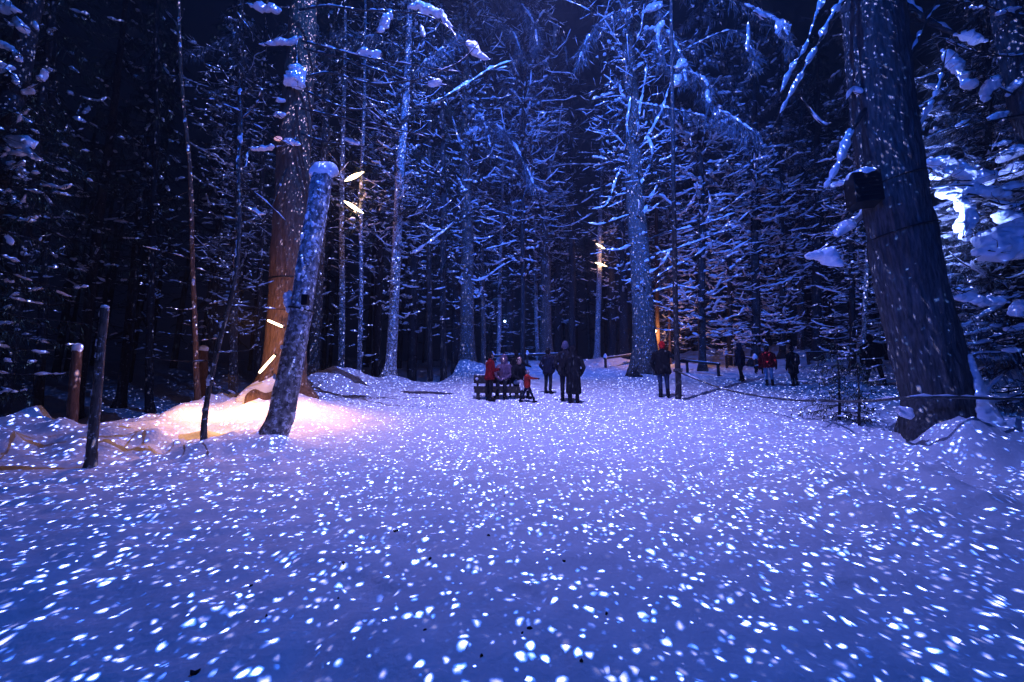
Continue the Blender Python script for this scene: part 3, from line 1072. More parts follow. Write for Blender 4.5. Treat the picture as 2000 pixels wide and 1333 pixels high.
# ---- leaning snow-capped pole in front of it
def leaning_pole():
    bx, by = G(526, 868)
    bz = H(bx, by) - .12
    org = np.array([bx, by, bz])
    t = thing('leaning_pole', 'leaning cut trunk capped with snow in front of the orange lit spruce', 'tree trunk', org)
    prof = [(880, 522, 62), (850, 535, 60), (820, 547, 56), (760, 560, 52), (680, 575, 48), (600, 589, 45), (500, 604, 43), (400, 621, 42), (340, 631, 43)]
    P, rr = [], []
    for (py, px, wd) in prof:
        p = PY(px, py, by)
        P.append(p); rr.append(wd / F * depth(*p) / 2 * narrow(px))
    mb = trunk_mb(np.array(P), np.array(rr), 64, .10, 160, 7.0, [(4.0, .5, .12, .25), (2.6, .4, .1, .2)], 3, 3.0)
    mb.obj('trunk', BARK_CUT, t, True, org)
    top = P[-1]
    sm = MB()
    for (x, y, z, s) in [(0, 0, .05, .20), (-.09, 0, .02, .15), (.1, 0, .08, .16), (.02, -.08, .0, .15), (.12, -.04, -.02, .1), (-.12, -.06, -.03, .10), (.04, .05, .12, .13)]:
        sm.ball(top + np.array([x, y, z]), (s, s, s * .8), 8, 12, .25)
    fused(sm, 'snow_cap', SNOW, t, .018, org, 3)
    # strap, small sensor box and the snow caught beside it
    c = PY(588, 606, by)
    a = np.linspace(0, 2 * math.pi, 40)
    sb = MB()
    sb.tube(np.stack([c[0] + .195 * np.cos(a), c[1] + .195 * np.sin(a), c[2] - .03 * np.cos(a)], -1), .014, 6, cap=False)
    sb.obj('strap', WIRE, t, True, org)
    cb = PY(596, 586, by - .20)
    bb = MB()
    bb.box(cb, (.10, .07, .17))
    bb.obj('sensor', BLACK, t, False, org)
    sm = MB()
    for (px, py, s, dy) in [(562, 592, .08, -.1), (560, 580, .07, -.1), (563, 605, .05, -.12), (566, 574, .05, -.1), (601, 602, .03, -.24), (590, 604, .03, -.25)]:
        sm.ball(PY(px, py, by + dy), (s * .9, s, s * 1.2), 7, 10, .3)
    for i in range(26):
        f = RNG.rand()
        px = np.interp(f, [0, 1], [545, 628]) - 12 + RNG.uniform(-10, 12)
        p = PY(px, np.interp(f, [0, 1], [800, 370]), by - .17)
        s = RNG.uniform(.012, .035)
        sm.ball(p, (s, s * .8, s * RNG.uniform(1.2, 2.4)), 5, 8, .3)
    fused(sm, 'snow', SNOW, t, .014, org, 2)


leaning_pole()


# ---- slender stems and cut posts on the left bank
def stem(label, pxs, widths, Y, bark, name='sapling', cat='sapling', lumps=20, twigs=8, cap=None, group=None, side=-1, lump_r=(.02, .05), sway=0.0):
    P = [PY(p[0], p[1], Y) for p in pxs]
    rr = [wd / F * depth(*p) / 2 * narrow(pxs[0][0]) for wd, p in zip(widths, P)]
    org = P[0].copy()
    t = thing(name, label, cat, org, group=group)
    trunk_mb(np.array(P), np.array(rr), 24, .14, 110, 9.0, [(3.9, .6, rr[0] * .5, .12)], len(pxs), 4.0).obj('trunk', bark, t, True, org)
    C = curve(P, 60)
    wo, sm = MB(), MB()
    for i in range(twigs):
        p = C[RNG.randint(12, 60)]
        az = RNG.choice([0, math.pi]) + RNG.uniform(-.9, .9)
        L = RNG.uniform(.25, 1.1)
        tp = bough_pts(p, az, L, RNG.uniform(-.2, .5), RNG.uniform(-.2, .2), RNG, 6)
        wo.tube(tp, np.linspace(.011, .004, 6), 5, cap=False)
        if RNG.rand() < .7:
            snow_on(sm, tp, .022, RNG, .6, 2, 6)
    if twigs:
        wo.obj('twigs', TWIG, t, True, org)['kind'] = 'stuff'
    for i in range(lumps):
        j = RNG.randint(6, 60)
        r = np.interp(j, np.linspace(0, 59, len(rr)), rr)
        s = RNG.uniform(*lump_r)
        p = C[j] + np.array([side * r * RNG.uniform(.3, 1.05), -r * RNG.uniform(.2, .9), 0])
        for m in range(6):
            q_ = s * RNG.uniform(.28, .75)
            sm.ball(p + np.array([RNG.uniform(-.5, .5) * s, 0, RNG.uniform(-1.6, 1.6) * s]), (q_, q_ * .8, q_ * RNG.uniform(.9, 1.7)), 6, 9, .8)
    if cap:
        top = P[-1]
        r = rr[-1]
        for (x, z, s) in [(0, .25, 1.05), (-.35, .15, .85), (.35, .2, .9)]:
            sm.ball(top + np.array([x * r, -.1 * r, z * r + cap * .3]), (s * r, s * r, max(cap, s * r * .5)), 7, 12, .25)
    if lumps or cap or twigs:
        fused(sm, 'snow', SNOW, t, .014, org, 2)
    return t


def stem_y(px, py):
    return G(px, py)[1]


stem('crooked snow-lumped sapling bent at its foot, left of the leaning pole', [(404, 884), (398, 850), (402, 800), (412, 740), (428, 670), (446, 600), (458, 550), (466, 480), (468, 400), (466, 320), (472, 250), (468, 180)],
     [15, 14, 12, 11, 11, 10, 10, 9, 7, 6, 4, 2], stem_y(404, 884), BARK_MID, lumps=24, twigs=16, side=-.7)
stem('thin snow-laden sapling in front of the dark forest on the left', [(388, 800), (384, 740), (381, 640), (376, 520), (374, 420), (370, 320), (360, 220), (352, 120), (348, -60)],
     [15, 13, 11, 10, 10, 9, 8, 8, 6], stem_y(388, 806), BARK_WARM, lumps=40, twigs=20, side=.4)
stem('tall cut birch post with snow stuck to its left side on the bank', [(178, 915), (181, 860), (188, 780), (196, 690), (205, 603)], [25, 23, 22, 20, 19],
     stem_y(178, 912), BARK_MID, 'cut_post', 'post', lumps=26, twigs=0, cap=.03, side=-.8, lump_r=(.015, .04))
stem('reddish wooden post with a snow cap behind the bank at the left', [(139, 868), (143, 780), (151, 686)], [26, 24, 22],
     stem_y(139, 848), WOOD_POST, 'cut_post', 'post', lumps=3, twigs=0, cap=.10, side=.2, group=None)
stem('short reddish post with a snow cap behind the thin sapling', [(395, 800), (396, 740), (397, 686)], [22, 20, 20],
     stem_y(395, 790), WOOD_POST, 'cut_post', 'post', lumps=4, twigs=0, cap=.10, side=-.1)
ROPE_TREE_Y = stem_y(1325, 783)
stem('slim dark tree with the rope tied round it, beside the red-capped man', [(1325, 786), (1325, 740), (1322, 690), (1320, 620), (1318, 520), (1316, 400), (1314, 250), (1312, 100), (1310, -80)],
     [13, 12, 11, 10, 10, 9, 8, 7, 6], ROPE_TREE_Y, BARK_DARK, 'roped_tree', 'tree', lumps=14, twigs=18, side=-.4)


# ---- boughs hung with heavy snow at the right edge
def right_boughs():
    by = GIANT_Y + 1.6
    bx = PY(2120, 700, by)[0]
    bz = H(bx, by)
    org = np.array([bx, by, bz])
    t = thing('snowy_spruce', 'spruce at the right edge with boughs bent under thick bright snow', 'tree', org)
    trunk_mb([(bx, by, bz - .3), (bx, by, bz + 4), (bx - .1, by, bz + 9), (bx, by, bz + 16)], [.35, .3, .24, .1], 24, .08, 60, 5).obj('trunk', BARK_BIG, t, True, org)
    S = [
        # pixels, depth offset, bough r, clumps
        ([(2060, 300), (2000, 330), (1930, 350), (1850, 350), (1800, 320)], -.3, [(1850, 322, .55, .16, -.15), (1830, 340, .35, .13, .1), (1900, 345, .4, .17, -.3), (1868, 372, .35, .16, .2)]),
        ([(2080, 380), (2010, 375), (1940, 370), (1880, 362), (1815, 372)], -.5, [(1930, 378, .45, .14, -.1), (1868, 385, .30, .09, -.2), (1975, 365, .3, .10, .1)]),
        ([(2060, 350), (2000, 400), (1940, 395), (1890, 380), (1885, 430), (1880, 465)], -.5, [(1885, 410, .30, .12, -1.0), (1880, 448, .22, .10, -1.4), (1895, 432, .2, .1, 1.2)]),
        ([(2080, 430), (2010, 420), (1960, 410), (1915, 400)], -.4, [(1975, 428, .28, .17, -.3), (1960, 400, .3, .08, -.2)]),
        ([(2100, 480), (2040, 470), (1980, 480), (1930, 490)], -.6, [(1960, 490, .55, .26, .1), (1990, 460, .45, .3, .5), (1935, 470, .3, .2, 0)]),
        ([(2100, 560), (2040, 570), (1960, 585), (1900, 575), (1850, 560)], -.3, [(1905, 585, .50, .11, -.15), (1940, 590, .3, .1, 0), (1880, 568, .3, .08, -.1)]),
        ([(2080, 280), (2020, 290), (1960, 300), (1900, 330)], .2, [(1975, 300, .35, .16, .5), (1990, 330, .3, .2, .3), (1960, 280, .3, .07, .2)]),
        ([(2080, 190), (2000, 190), (1950, 170), (1920, 140)], .1, [(1935, 165, .28, .13, .9), (1985, 165, .28, .13, .8), (1925, 185, .2, .08, 1.2)]),
        ([(2080, 90), (1990, 110), (1900, 100), (1840, 75)], -.1, [(1862, 120, .35, .12, -1.0), (1880, 150, .25, .09, -1.2), (1895, 165, .2, .12, .1)]),
        ([(2080, 20), (1990, 30), (1920, 10), (1850, 0)], -.1, [(1905, 15, .3, .05, 0), (1970, 20, .3, .08, .2)]),
        ([(2080, 230), (2000, 225), (1920, 240), (1860, 255)], .0, [(1880, 240, .22, .05, .5), (1950, 225, .25, .07, .3)]),
        ([(2100, 640), (2040, 640), (1980, 650), (1930, 660)], -.2, [(1985, 640, .2, .1, .2), (1975, 685, .15, .07, 0), (1995, 600, .15, .14, 1.4)]),
        ([(2100, 520), (2020, 530), (1960, 545), (1890, 520), (1850, 490)], .5, [(1890, 520, .3, .05, -.2), (1860, 500, .2, .05, .3)]),
    ]
    for pts, dy, cl in S:
        limb(t, org, pts, by + dy, .03, .05, .7, 3, -.3, 22, clumps=cl, fine=18)
    # fine needled spray between the boughs
    ne, wo, sn = MB(), MB(), MB()
    rng = np.random.RandomState(31)
    for i in range(95):
        z = bz + rng.uniform(.6, 9.5)
        live_bough(wo, sn, ne, (bx, by + .9, z), rng.uniform(2.0, 3.6), rng.uniform(1.2, 2.8), rng, rng.uniform(.1, .6), rng.uniform(.05, .35), .02, .06, 70, .7, .012, .30)
    ne.obj('needles', RIMED, t, True, org)['kind'] = 'stuff'
    wo.obj('branches', TWIG, t, True, org)['kind'] = 'stuff'
    sn.obj('snow', SNOW, t, True, org)['kind'] = 'stuff'
    return by, org


RB_Y, RB_ORG = right_boughs()


# ---- limbs on mid-distance trees that stand out
def stand_out_limbs():
    objs = [o for o in COL.objects if o.type == 'EMPTY']

    def find(s):
        return [o for o in objs if s in o.get('label', '')][0]

    def add(root, pts, r, th, cl=(), dy=0.0, tw=3, cov=.85, pc=2):
        M = root.matrix_basis
        P = px_curve(pts, root.location.y - .25, 14, dy)
        inv = np.array(M.inverted())
        mb, sm = MB(), MB()
        mb.tube(P, np.linspace(r, r * .4, 14), 6)
        for _ in range(tw):
            f = RNG.randint(3, 14)
            tp = bough_pts(P[f], RNG.uniform(0, 6.28), RNG.uniform(.3, 1.0), RNG.uniform(-.4, .5), .1, RNG, 5)
            mb.tube(tp, np.linspace(r * .4, r * .12, 5), 4, cap=False)
            if RNG.rand() < .7: snow_on(sm, tp, th * .5, RNG, .8, 1, 6)
        snow_on(sm, P, th, RNG, cov, pc, 8, .6, .12)
        for (cx, cy, rx, rz, tl) in cl:
            lump_cloud(sm, PY(cx, cy, root.location.y - .25), rx, rz, tl)
        for m in (mb, sm):
            m.V = [v @ inv[:3, :3].T + inv[:3, 3] for v in m.V]
        b = mb.obj('bough', TWIG, root)
        fused(sm, 'snow', SNOW, b, .03, None, 2)

    e = find('long snowy diagonal limb')
    add(e, [(785, 240), (800, 225), (867, 191), (924, 157), (957, 135), (1010, 116)], .05, .10, [(855, 197, .35, .1, .5)], -.3, 5, .95, 1)
    add(e, [(780, 480), (800, 498), (830, 480), (870, 450), (905, 415)], .03, .07, [(812, 492, .3, .07, .4)], -.2, 3)
    add(e, [(778, 420), (830, 400), (850, 360), (865, 325)], .03, .05, (), -.2, 3)
    add(e, [(786, 260), (760, 252), (720, 240)], .03, .05, (), 0, 3)
    q = find('massive blue-lit')
    for pts in ([(1245, 300), (1275, 250), (1294, 212), (1306, 172)], [(1232, 280), (1224, 250), (1230, 202), (1235, 150)], [(1240, 260), (1256, 180), (1267, 101)],
                [(1240, 380), (1262, 340), (1275, 300), (1262, 260)], [(1248, 440), (1270, 390), (1285, 360)], [(1228, 345), (1210, 335), (1185, 400), (1150, 410)],
                [(1230, 420), (1200, 430), (1165, 440), (1120, 425)], [(1260, 470), (1300, 455), (1370, 440), (1440, 415)], [(1262, 500), (1310, 490), (1390, 462), (1440, 445)],
                [(1258, 560), (1300, 530), (1350, 505), (1385, 480)], [(1230, 316), (1195, 314), (1155, 306)], [(1260, 540), (1290, 520), (1310, 490)],
                [(1262, 575), (1320, 560), (1360, 566)], [(1235, 230), (1205, 215), (1180, 225)], [(1234, 480), (1205, 490), (1165, 485)]):
        add(q, pts, .04, .085, (), RNG.uniform(-.8, .3), 3, .9, 2)
    m = find('thick rimed trunk behind the person')
    for pts in ([(1066, 440), (1095, 444), (1125, 436), (1165, 412)], [(1066, 400), (1100, 405), (1140, 395), (1170, 370)], [(1064, 380), (1090, 375), (1120, 380)], [(1064, 300), (1100, 298), (1170, 300)],
                [(1064, 360), (1078, 320), (1088, 280), (1098, 200)], [(1063, 470), (1040, 478), (1000, 470)], [(1064, 330), (1110, 322), (1170, 322)], [(1064, 210), (1110, 215), (1180, 216)]):
        add(m, pts, .05, .10, (), RNG.uniform(-1, .5), 4, .9, 2)
    h = find('thick blue-grey trunk')
    for pts in ([(912, 520), (895, 518), (878, 512)], [(913, 530), (900, 540), (918, 550)], [(914, 565), (905, 590), (895, 580)], [(910, 300), (895, 270), (882, 225)], [(910, 480), (925, 472), (938, 478)],
                [(911, 380), (895, 350), (880, 330)], [(912, 500), (940, 490), (985, 478), (1010, 470)], [(912, 545), (940, 548), (980, 520), (1000, 510)]):
        add(h, pts, .035, .09, (), RNG.uniform(-.5, .2), 3, .95, 1)
    i_ = find('slim trunk with snowy side')
    for pts in ([(943, 490), (960, 488), (975, 486)], [(943, 515), (960, 520), (990, 505), (1010, 500)], [(943, 545), (925, 550), (905, 556)], [(943, 560), (935, 575), (925, 560)], [(943, 440), (965, 455), (990, 440)],
                [(943, 470), (915, 458), (890, 470)]):
        add(i_, pts, .04, .13, (), RNG.uniform(-.5, .2), 2, .95, 1)


stand_out_limbs()


def hanging_boughs():
    """live boughs that droop into the upper part of the picture, heavy with rime and snow"""
    objs = [o for o in COL.objects if o.type == 'EMPTY']
    rng = np.random.RandomState(91)

    def find(q):
        return [o for o in objs if q in o.get('label', '')][0]

    def add(root, pts, th, n, dy=-.8, ln=.5, wd=.016, cl=(), mt=None):
        inv = np.array(root.matrix_basis.inverted())
        Y = root.location.y - .3
        P = px_curve(pts, Y, 24, dy)
        wo, ne, sn = MB(), MB(), MB()
        wo.tube(P, np.linspace(.035, .008, 24), 6)
        tg = np.gradient(P, axis=0); tg /= np.linalg.norm(tg, axis=1, keepdims=True)
        for j in range(n):
            f = int(rng.uniform(.1, 1) * 23)
            d = tg[f] * rng.uniform(.0, .8) + rng.uniform(-.7, .7, 3) + np.array([0, 0, -.75])
            d /= np.linalg.norm(d)
            L = ln * rng.uniform(.4, 1.5)
            ribbon(ne, P[f] + rng.uniform(-.05, .05, 3), d, L, wd, rng.uniform(.1, .6), cross3(d, rng.uniform(-1, 1, 3)))
            q = P[f] + d * L * .55
            for m in range(2):
                d2 = d + rng.uniform(-.8, .8, 3); d2 /= np.linalg.norm(d2)
                ribbon(ne, q, d2, L * .45, wd * .7, .3, cross3(d2, rng.uniform(-1, 1, 3)))
        snow_on(sn, P, th, RNG, .7, 4, 8, .4, .1)
        for (cx, cy, rx, rz, tl) in cl:
            lump_cloud(sn, PY(cx, cy, Y + dy * .6), rx, rz, tl)
        for m in (wo, ne, sn):
            m.V = [v @ inv[:3, :3].T + inv[:3, 3] for v in m.V]
        b = wo.obj('bough', TWIG, root)
        o = ne.obj('needles', mt or RIMED, b); o['kind'] = 'stuff'
        fused(sn, 'snow', SNOW, b, .03, None, 2)

    h = find('thick blue-grey trunk'); m = find('thick rimed trunk behind the person'); q = find('massive blue-lit'); e = find('long snowy diagonal limb')
    add(h, [(911, 235), (935, 228), (965, 240), (1000, 275), (1030, 330), (1042, 360)], .10, 260, -2.0, .7)
    add(h, [(911, 210), (930, 215), (950, 250), (960, 300)], .10, 160, -1.0, .6, cl=[(925, 255, .6, .2, .3)])
    add(h, [(911, 60), (960, 40), (1000, 60), (1020, 110)], .08, 200, -1.5, .7)
    add(m, [(1064, 20), (1080, 40), (1082, 90), (1062, 125)], .14, 260, -2.0, .8, cl=[(1085, 60, .8, .25, 1.3)])
    add(m, [(1064, 60), (1095, 70), (1105, 100), (1108, 130)], .12, 220, -2.0, .8)
    add(m, [(1064, 130), (1030, 170), (1035, 200), (1015, 240)], .10, 160, -1.5, .7)
    add(m, [(1064, -30), (1120, -10), (1170, 30), (1190, 90)], .10, 240, -1.0, .9)
    add(h, [(911, 20), (950, -20), (1000, -10), (1040, 40), (1050, 90)], .09, 300, -3.0, .9)
    add(m, [(1064, 40), (1020, 10), (980, 30), (960, 80)], .08, 300, -2.0, .9)
    add(m, [(1064, 90), (1000, 110), (960, 140), (950, 180)], .07, 240, -2.0, .8)
    add(q, [(1238, -20), (1270, -10), (1290, 30), (1285, 80), (1300, 120)], .12, 260, -1.5, .6, cl=[(1275, 15, .5, .2, .5), (1330, 125, .1, .2, 1.5), (1290, 50, .3, .16, 1.0)])
    add(q, [(1240, 60), (1300, 60), (1330, 110), (1340, 160)], .10, 240, -1.2, .6, cl=[(1322, 158, .15, .28, 1.4)])
    add(q, [(1240, 120), (1330, 135), (1380, 160), (1385, 200), (1440, 235), (1480, 262)], .09, 340, -2.0, .5, cl=[(1402, 222, .25, .1, .2)])
    add(q, [(1240, 200), (1320, 215), (1400, 235), (1460, 270)], .07, 260, -1.2, .5)
    add(q, [(1238, 20), (1190, 30), (1150, 70), (1130, 120)], .07, 220, -1.5, .6)
    add(q, [(1238, -40), (1400, -10), (1500, 30), (1535, 60), (1548, 100)], .10, 260, -2.5, .5, cl=[(1530, 60, .35, .25, -1.0)])
    add(q, [(1240, 150), (1420, 60), (1470, 100), (1470, 130)], .06, 260, -1.5, .5)
    add(e, [(786, 180), (830, 120), (870, 90), (900, 60)], .06, 160, -.8, .5)
    add(e, [(790, 100), (740, 70), (700, 75), (660, 60)], .06, 160, -.8, .5)
    f = find('directly behind the crooked')
    add(f, [(470, 60), (440, 75), (400, 95), (360, 100)], .05, 160, -.6, .4, cl=[(375, 82, .2, .08, -.2)])
    add(f, [(470, 200), (430, 190), (390, 165), (345, 150), (305, 148)], .05, 40, -.6, .3, cl=[(367, 168, .25, .07, -.1)])
    d = find('dark leaning trunk behind')
    add(d, [(218, 230), (260, 270), (300, 295), (360, 312)], .04, 40, -.6, .3)
    add(d, [(218, 215), (180, 190), (140, 235), (120, 265)], .05, 60, -.8, .3, cl=[(170, 215, .25, .09, .8)])
    add(d, [(200, 380), (130, 480), (80, 486), (30, 484)], .05, 60, -.8, .3)
    add(d, [(195, 480), (170, 520), (140, 505), (105, 490)], .05, 30, -.4, .3, cl=[(160, 522, .3, .07, -.5)])


hanging_boughs()


# ---- boughs hung with snow at the left edge
def left_boughs():
    by = stem_y(60, 846) + .8
    bx = PY(-90, 700, by)[0]
    bz = H(bx, by)
    org = np.array([bx, by, bz])
    t = thing('snowy_spruce', 'dim spruce at the left edge with clumps of lilac snow', 'tree', org)
    trunk_mb([(bx, by, bz - .3), (bx, by, bz + 4), (bx + .05, by, bz + 9), (bx, by, bz + 16)], [.3, .26, .2, .1], 24, .08, 60, 5).obj('trunk', BARK_DARK, t, True, org)
    for pts, dy, cl in [
        ([(-80, -10), (-20, 0), (20, 20), (50, 60)], -.2, [(18, 20, .2, .10, .1), (40, 50, .28, .10, -.9), (5, 5, .15, .1, 0)]),
        ([(-80, 60), (-10, 80), (30, 105), (60, 110)], -.4, [(10, 90, .25, .09, -.5), (35, 110, .15, .07, -1), (70, 50, .15, .05, -1)]),
        ([(-80, 110), (-20, 125), (10, 135), (40, 160)], -.1, [(6, 135, .18, .15, .2), (30, 155, .15, .06, -1.2)]),
        ([(-80, 230), (-10, 250), (40, 270), (70, 300), (90, 315)], -.3, [(35, 275, .28, .14, -.2), (60, 298, .25, .08, -.8), (35, 300, .2, .08, .1), (75, 308, .14, .05, -.6)]),
        ([(-80, 300), (-10, 320), (40, 330), (55, 345)], .1, [(40, 338, .15, .07, -1), (15, 318, .15, .05, .2)]),
        ([(-80, 150), (0, 170), (50, 175), (85, 160)], .1, [(85, 150, .14, .08, 1.2), (55, 180, .15, .06, .3)]),
        ([(-80, 370), (-10, 380), (40, 400), (60, 425)], -.2, [(30, 395, .2, .05, -.8), (60, 425, .12, .05, .3), (20, 470, .12, .06, -1)]),
    ]:
        limb(t, org, pts, by + dy, .025, .04, .6, 3, -.2, 16, clumps=cl, fine=16)
    ne, wo, sn = MB(), MB(), MB()
    rng = np.random.RandomState(33)
    for i in range(60):
        z = bz + rng.uniform(1.5, 8.5)
        live_bough(wo, sn, ne, (bx, by, z), rng.uniform(-1.2, 1.0), rng.uniform(1.0, 1.9), rng, rng.uniform(.1, .6), rng.uniform(.05, .35), .02, .05, 60, .6, .012, .28)
    ne.obj('needles', NEEDLE, t, True, org)['kind'] = 'stuff'
    wo.obj('branches', TWIG, t, True, org)['kind'] = 'stuff'
    sn.obj('snow', SNOW, t, True, org)['kind'] = 'stuff'


left_boughs()


# ---- young fir by the rope
def young_fir():
    for (label, px, py, ptop, n, hh) in [('young dark fir standing in front of the rope near the huge trunk', 1640, 828, (1632, 660), 48, 1.45), ('small dark fir seedling right of the young fir, behind the rope', 1678, 836, (1672, 700), 22, 1.15)]:
        x, y = G(px, py)
        z = H(x, y) - .03
        org = np.array([x, y, z])
        t = thing('young_fir', label, 'tree', org)
        tp = PY(ptop[0], ptop[1], y)
        P = curve([org, (org + tp) / 2 + np.array([.03, 0, 0]), tp], 16)
        mb = MB(); mb.tube(P, np.linspace(.028, .006, 16), 8)
        mb.obj('trunk', BARK_DARK, t, True, org)
        wo, sn, ne = MB(), MB(), MB()
        rng = np.random.RandomState(px)
        for i in range(n):
            f = rng.uniform(.12, .97)
            p = P[int(f * 15)]
            live_bough(wo, sn, ne, p, rng.uniform(0, 6.28), rng.uniform(.5, 1.15) * (1.15 - .8 * f), rng, rng.uniform(.0, .5), rng.uniform(.0, .3), .008, .02, 26, .55, .008, .14)
        wo.obj('branches', TWIG, t, True, org)['kind'] = 'stuff'
        ne.obj('needles', NEEDLE, t, True, org)['kind'] = 'stuff'
        sn.obj('snow', SNOW, t, True, org)['kind'] = 'stuff'


young_fir()


# ================================================================== lamps
WARM = (1.0, .46, .21)
TUBE = emit('warm_tube', (1.0, .70, .40), 8.0)
LANTERN = emit('warm_lantern', (1.0, .72, .42), 7.0)


def batten(label, a, b, r, power, holder_to, down=True, name='tube_lamp', mat_=None, out=(0, -.45, 0), fat=(.75, .95, 1, 1, 1, 1, 1, .95, .75)):
    """a lit tube between two points, with end caps, a bracket to the trunk and the light it sheds"""
    a = np.asarray(a, float); b = np.asarray(b, float)
    c = (a + b) / 2
    t = thing(name, label, 'lamp', c)
    P = np.linspace(a, b, 9)
    mb = MB()
    rad = np.full(9, r) if fat is None else r * np.array(fat)
    mb.tube(P, rad, 12)
    tb = mb.obj('tube', mat_ or TUBE, t, True, c)
    for e, dirn in ((a, a - b), (b, b - a)):
        dn = dirn / np.linalg.norm(dirn)
        cb = MB()
        cb.tube([e - dn * .004, e + dn * .035], (rad[0] if e is a else rad[-1]) * 1.1, 10)
        cb.obj('end_cap', WIRE, t, True, c)
    br = MB()
    br.tube([c, np.asarray(holder_to, float)], .010, 6)
    br.obj('bracket', WIRE, t, True, c)
    if power:
        L = bpy.data.lights.new('tube_light', 'SPOT' if down else 'POINT')
        L.energy = power; L.color = WARM; L.shadow_soft_size = .06
        if down:
            L.spot_size = R(150); L.spot_blend = .7
        o = bpy.data.objects.new('tube_light', L); COL.objects.link(o)
        o.parent = t
        o.location = np.asarray(out, float)
    return t


LY = LEFT_Y - .95
batten('upper warm tube lamp on the big orange lit spruce', PY(523, 626, LY), PY(553, 639, LY),   .026, 55, PY(545, 632, LEFT_Y - .3), out=(-.2, -.7, -.1), down=False)
batten('slanting lower warm tube lamp on the root of the big orange spruce', PY(506, 729, LY - .15), PY(537, 694, LY - .15), .026, 115, PY(527, 712, LEFT_Y - .3), out=(-.35, -.55, -.25))
batten('small warm lamp peeping out right of the leaning pole', PY(591, 686, LY), PY(596, 684, LY), .05, 90, PY(588, 690, LEFT_Y - .3), out=(.5, -.5, -.35))


def hanging(label, px, py, dx, dy, Y, r, power, wire_to):
    a = PY(px - dx, py - dy, Y); b = PY(px + dx, py + dy, Y)
    c = (a + b) / 2
    t = thing('hanging_lamp', label, 'lamp', c)
    mb = MB()
    P = np.linspace(a, b, 13)
    mb.tube(P, r * np.array([.15, .45, .68, .85, .95, 1, 1, .95, .85, .7, .5, .35, .12]), 14, squash=.6)
    mb.obj('glowing_shade', LANTERN, t, True, c)
    wb = MB()
    wb.tube([c + np.array([0, 0, r * .4]), np.asarray(wire_to, float)], .006, 5)
    wb.obj('wire', WIRE, t, True, c)
    if power:
        L = bpy.data.lights.new('lamp_light', 'POINT')
        L.energy = power; L.color = WARM; L.shadow_soft_size = .1
        o = bpy.data.objects.new('lamp_light', L); COL.objects.link(o)
        o.parent = t
        o.location = (0, -.3, -.1)


yd = G(702, 750)[1] - .4
hanging('upper of two warm leaf-shaped lamps hanging by the thin rimed trunk', 692, 345, 19, -9, yd, .12, 28, PY(694, 300, yd))
hanging('lower of two warm leaf-shaped lamps hanging by the thin rimed trunk', 691, 405, 19, 12, yd, .13, 28, PY(692, 350, yd))
yo = G(1166, 703)[1] - .5
hanging('upper of two small warm lamps on the pale slim trunk', 1175, 483, 11, 7, yo, .15, 50, PY(1178, 440, yo))
hanging('lower of two small warm lamps on the pale slim trunk', 1174, 517, 12, 4, yo, .15, 50, PY(1176, 486, yo))
yr = G(1287, 716)[1] - .4
hanging('small round warm lamp on the slim orange lit trunk', 1278, 648, 5, -2, yr, .20, 220, PY(1281, 625, yr))
# far floodlight among the trunks and the floods behind the trees
BLUE_LAMP = emit('blue_white_lamp', (.35, .55, 1.0), 12.0)


def flood(label, loc, aim, power, color, cone=120, r=.1):
    t = thing('floodlight', label, 'lamp', loc)
    d = (Vector(aim) - Vector(loc)).normalized()
    rot = d.to_track_quat('-Z', 'Y')
    hb = MB()
    hb.tube([(0, 0, .16), (0, 0, .13), (0, 0, .0)], [.05, .11, .14], 16)
    h = hb.obj('housing', BLACK, t)
    lb = MB()
    lb.tube([(0, 0, -.002), (0, 0, -.012)], [.12, .11], 16)
    l = lb.obj('lens', BLUE_LAMP, t)
    sb = MB()
    sb.tube([(0, 0, .1), (0, 0, .5)], .015, 6)
    s = sb.obj('stake', WIRE, t)
    h.rotation_euler = rot.to_euler(); l.rotation_euler = rot.to_euler()
    s.rotation_euler = (R(180), 0, 0)
    L = bpy.data.lights.new('flood_light', 'SPOT')
    L.energy = power; L.color = color; L.shadow_soft_size = r; L.spot_size = R(cone); L.spot_blend = .8
    o = bpy.data.objects.new('flood_light', L); COL.objects.link(o)
    o.parent = t
    o.location = d * .05
    o.rotation_euler = rot.to_euler()


def at(px, py, dist_px, up=0.0):
    """point above the ground below pixel (px, dist_px)"""
    x, y = G(px, dist_px)
    return PY(px, py, y)


flood('floodlight hidden behind the huge right trunk, lighting the bright boughs', PY(1800, 470, GIANT_Y + 1.1), PY(1880, 360, RB_Y - .2), 800, (.22, .32, 1.0), 130)
flood('small bright floodlight deep between the trunks behind the seated people', at(986, 628, 701), at(1000, 500, 760), 900, (.06, .2, 1.0), 130)


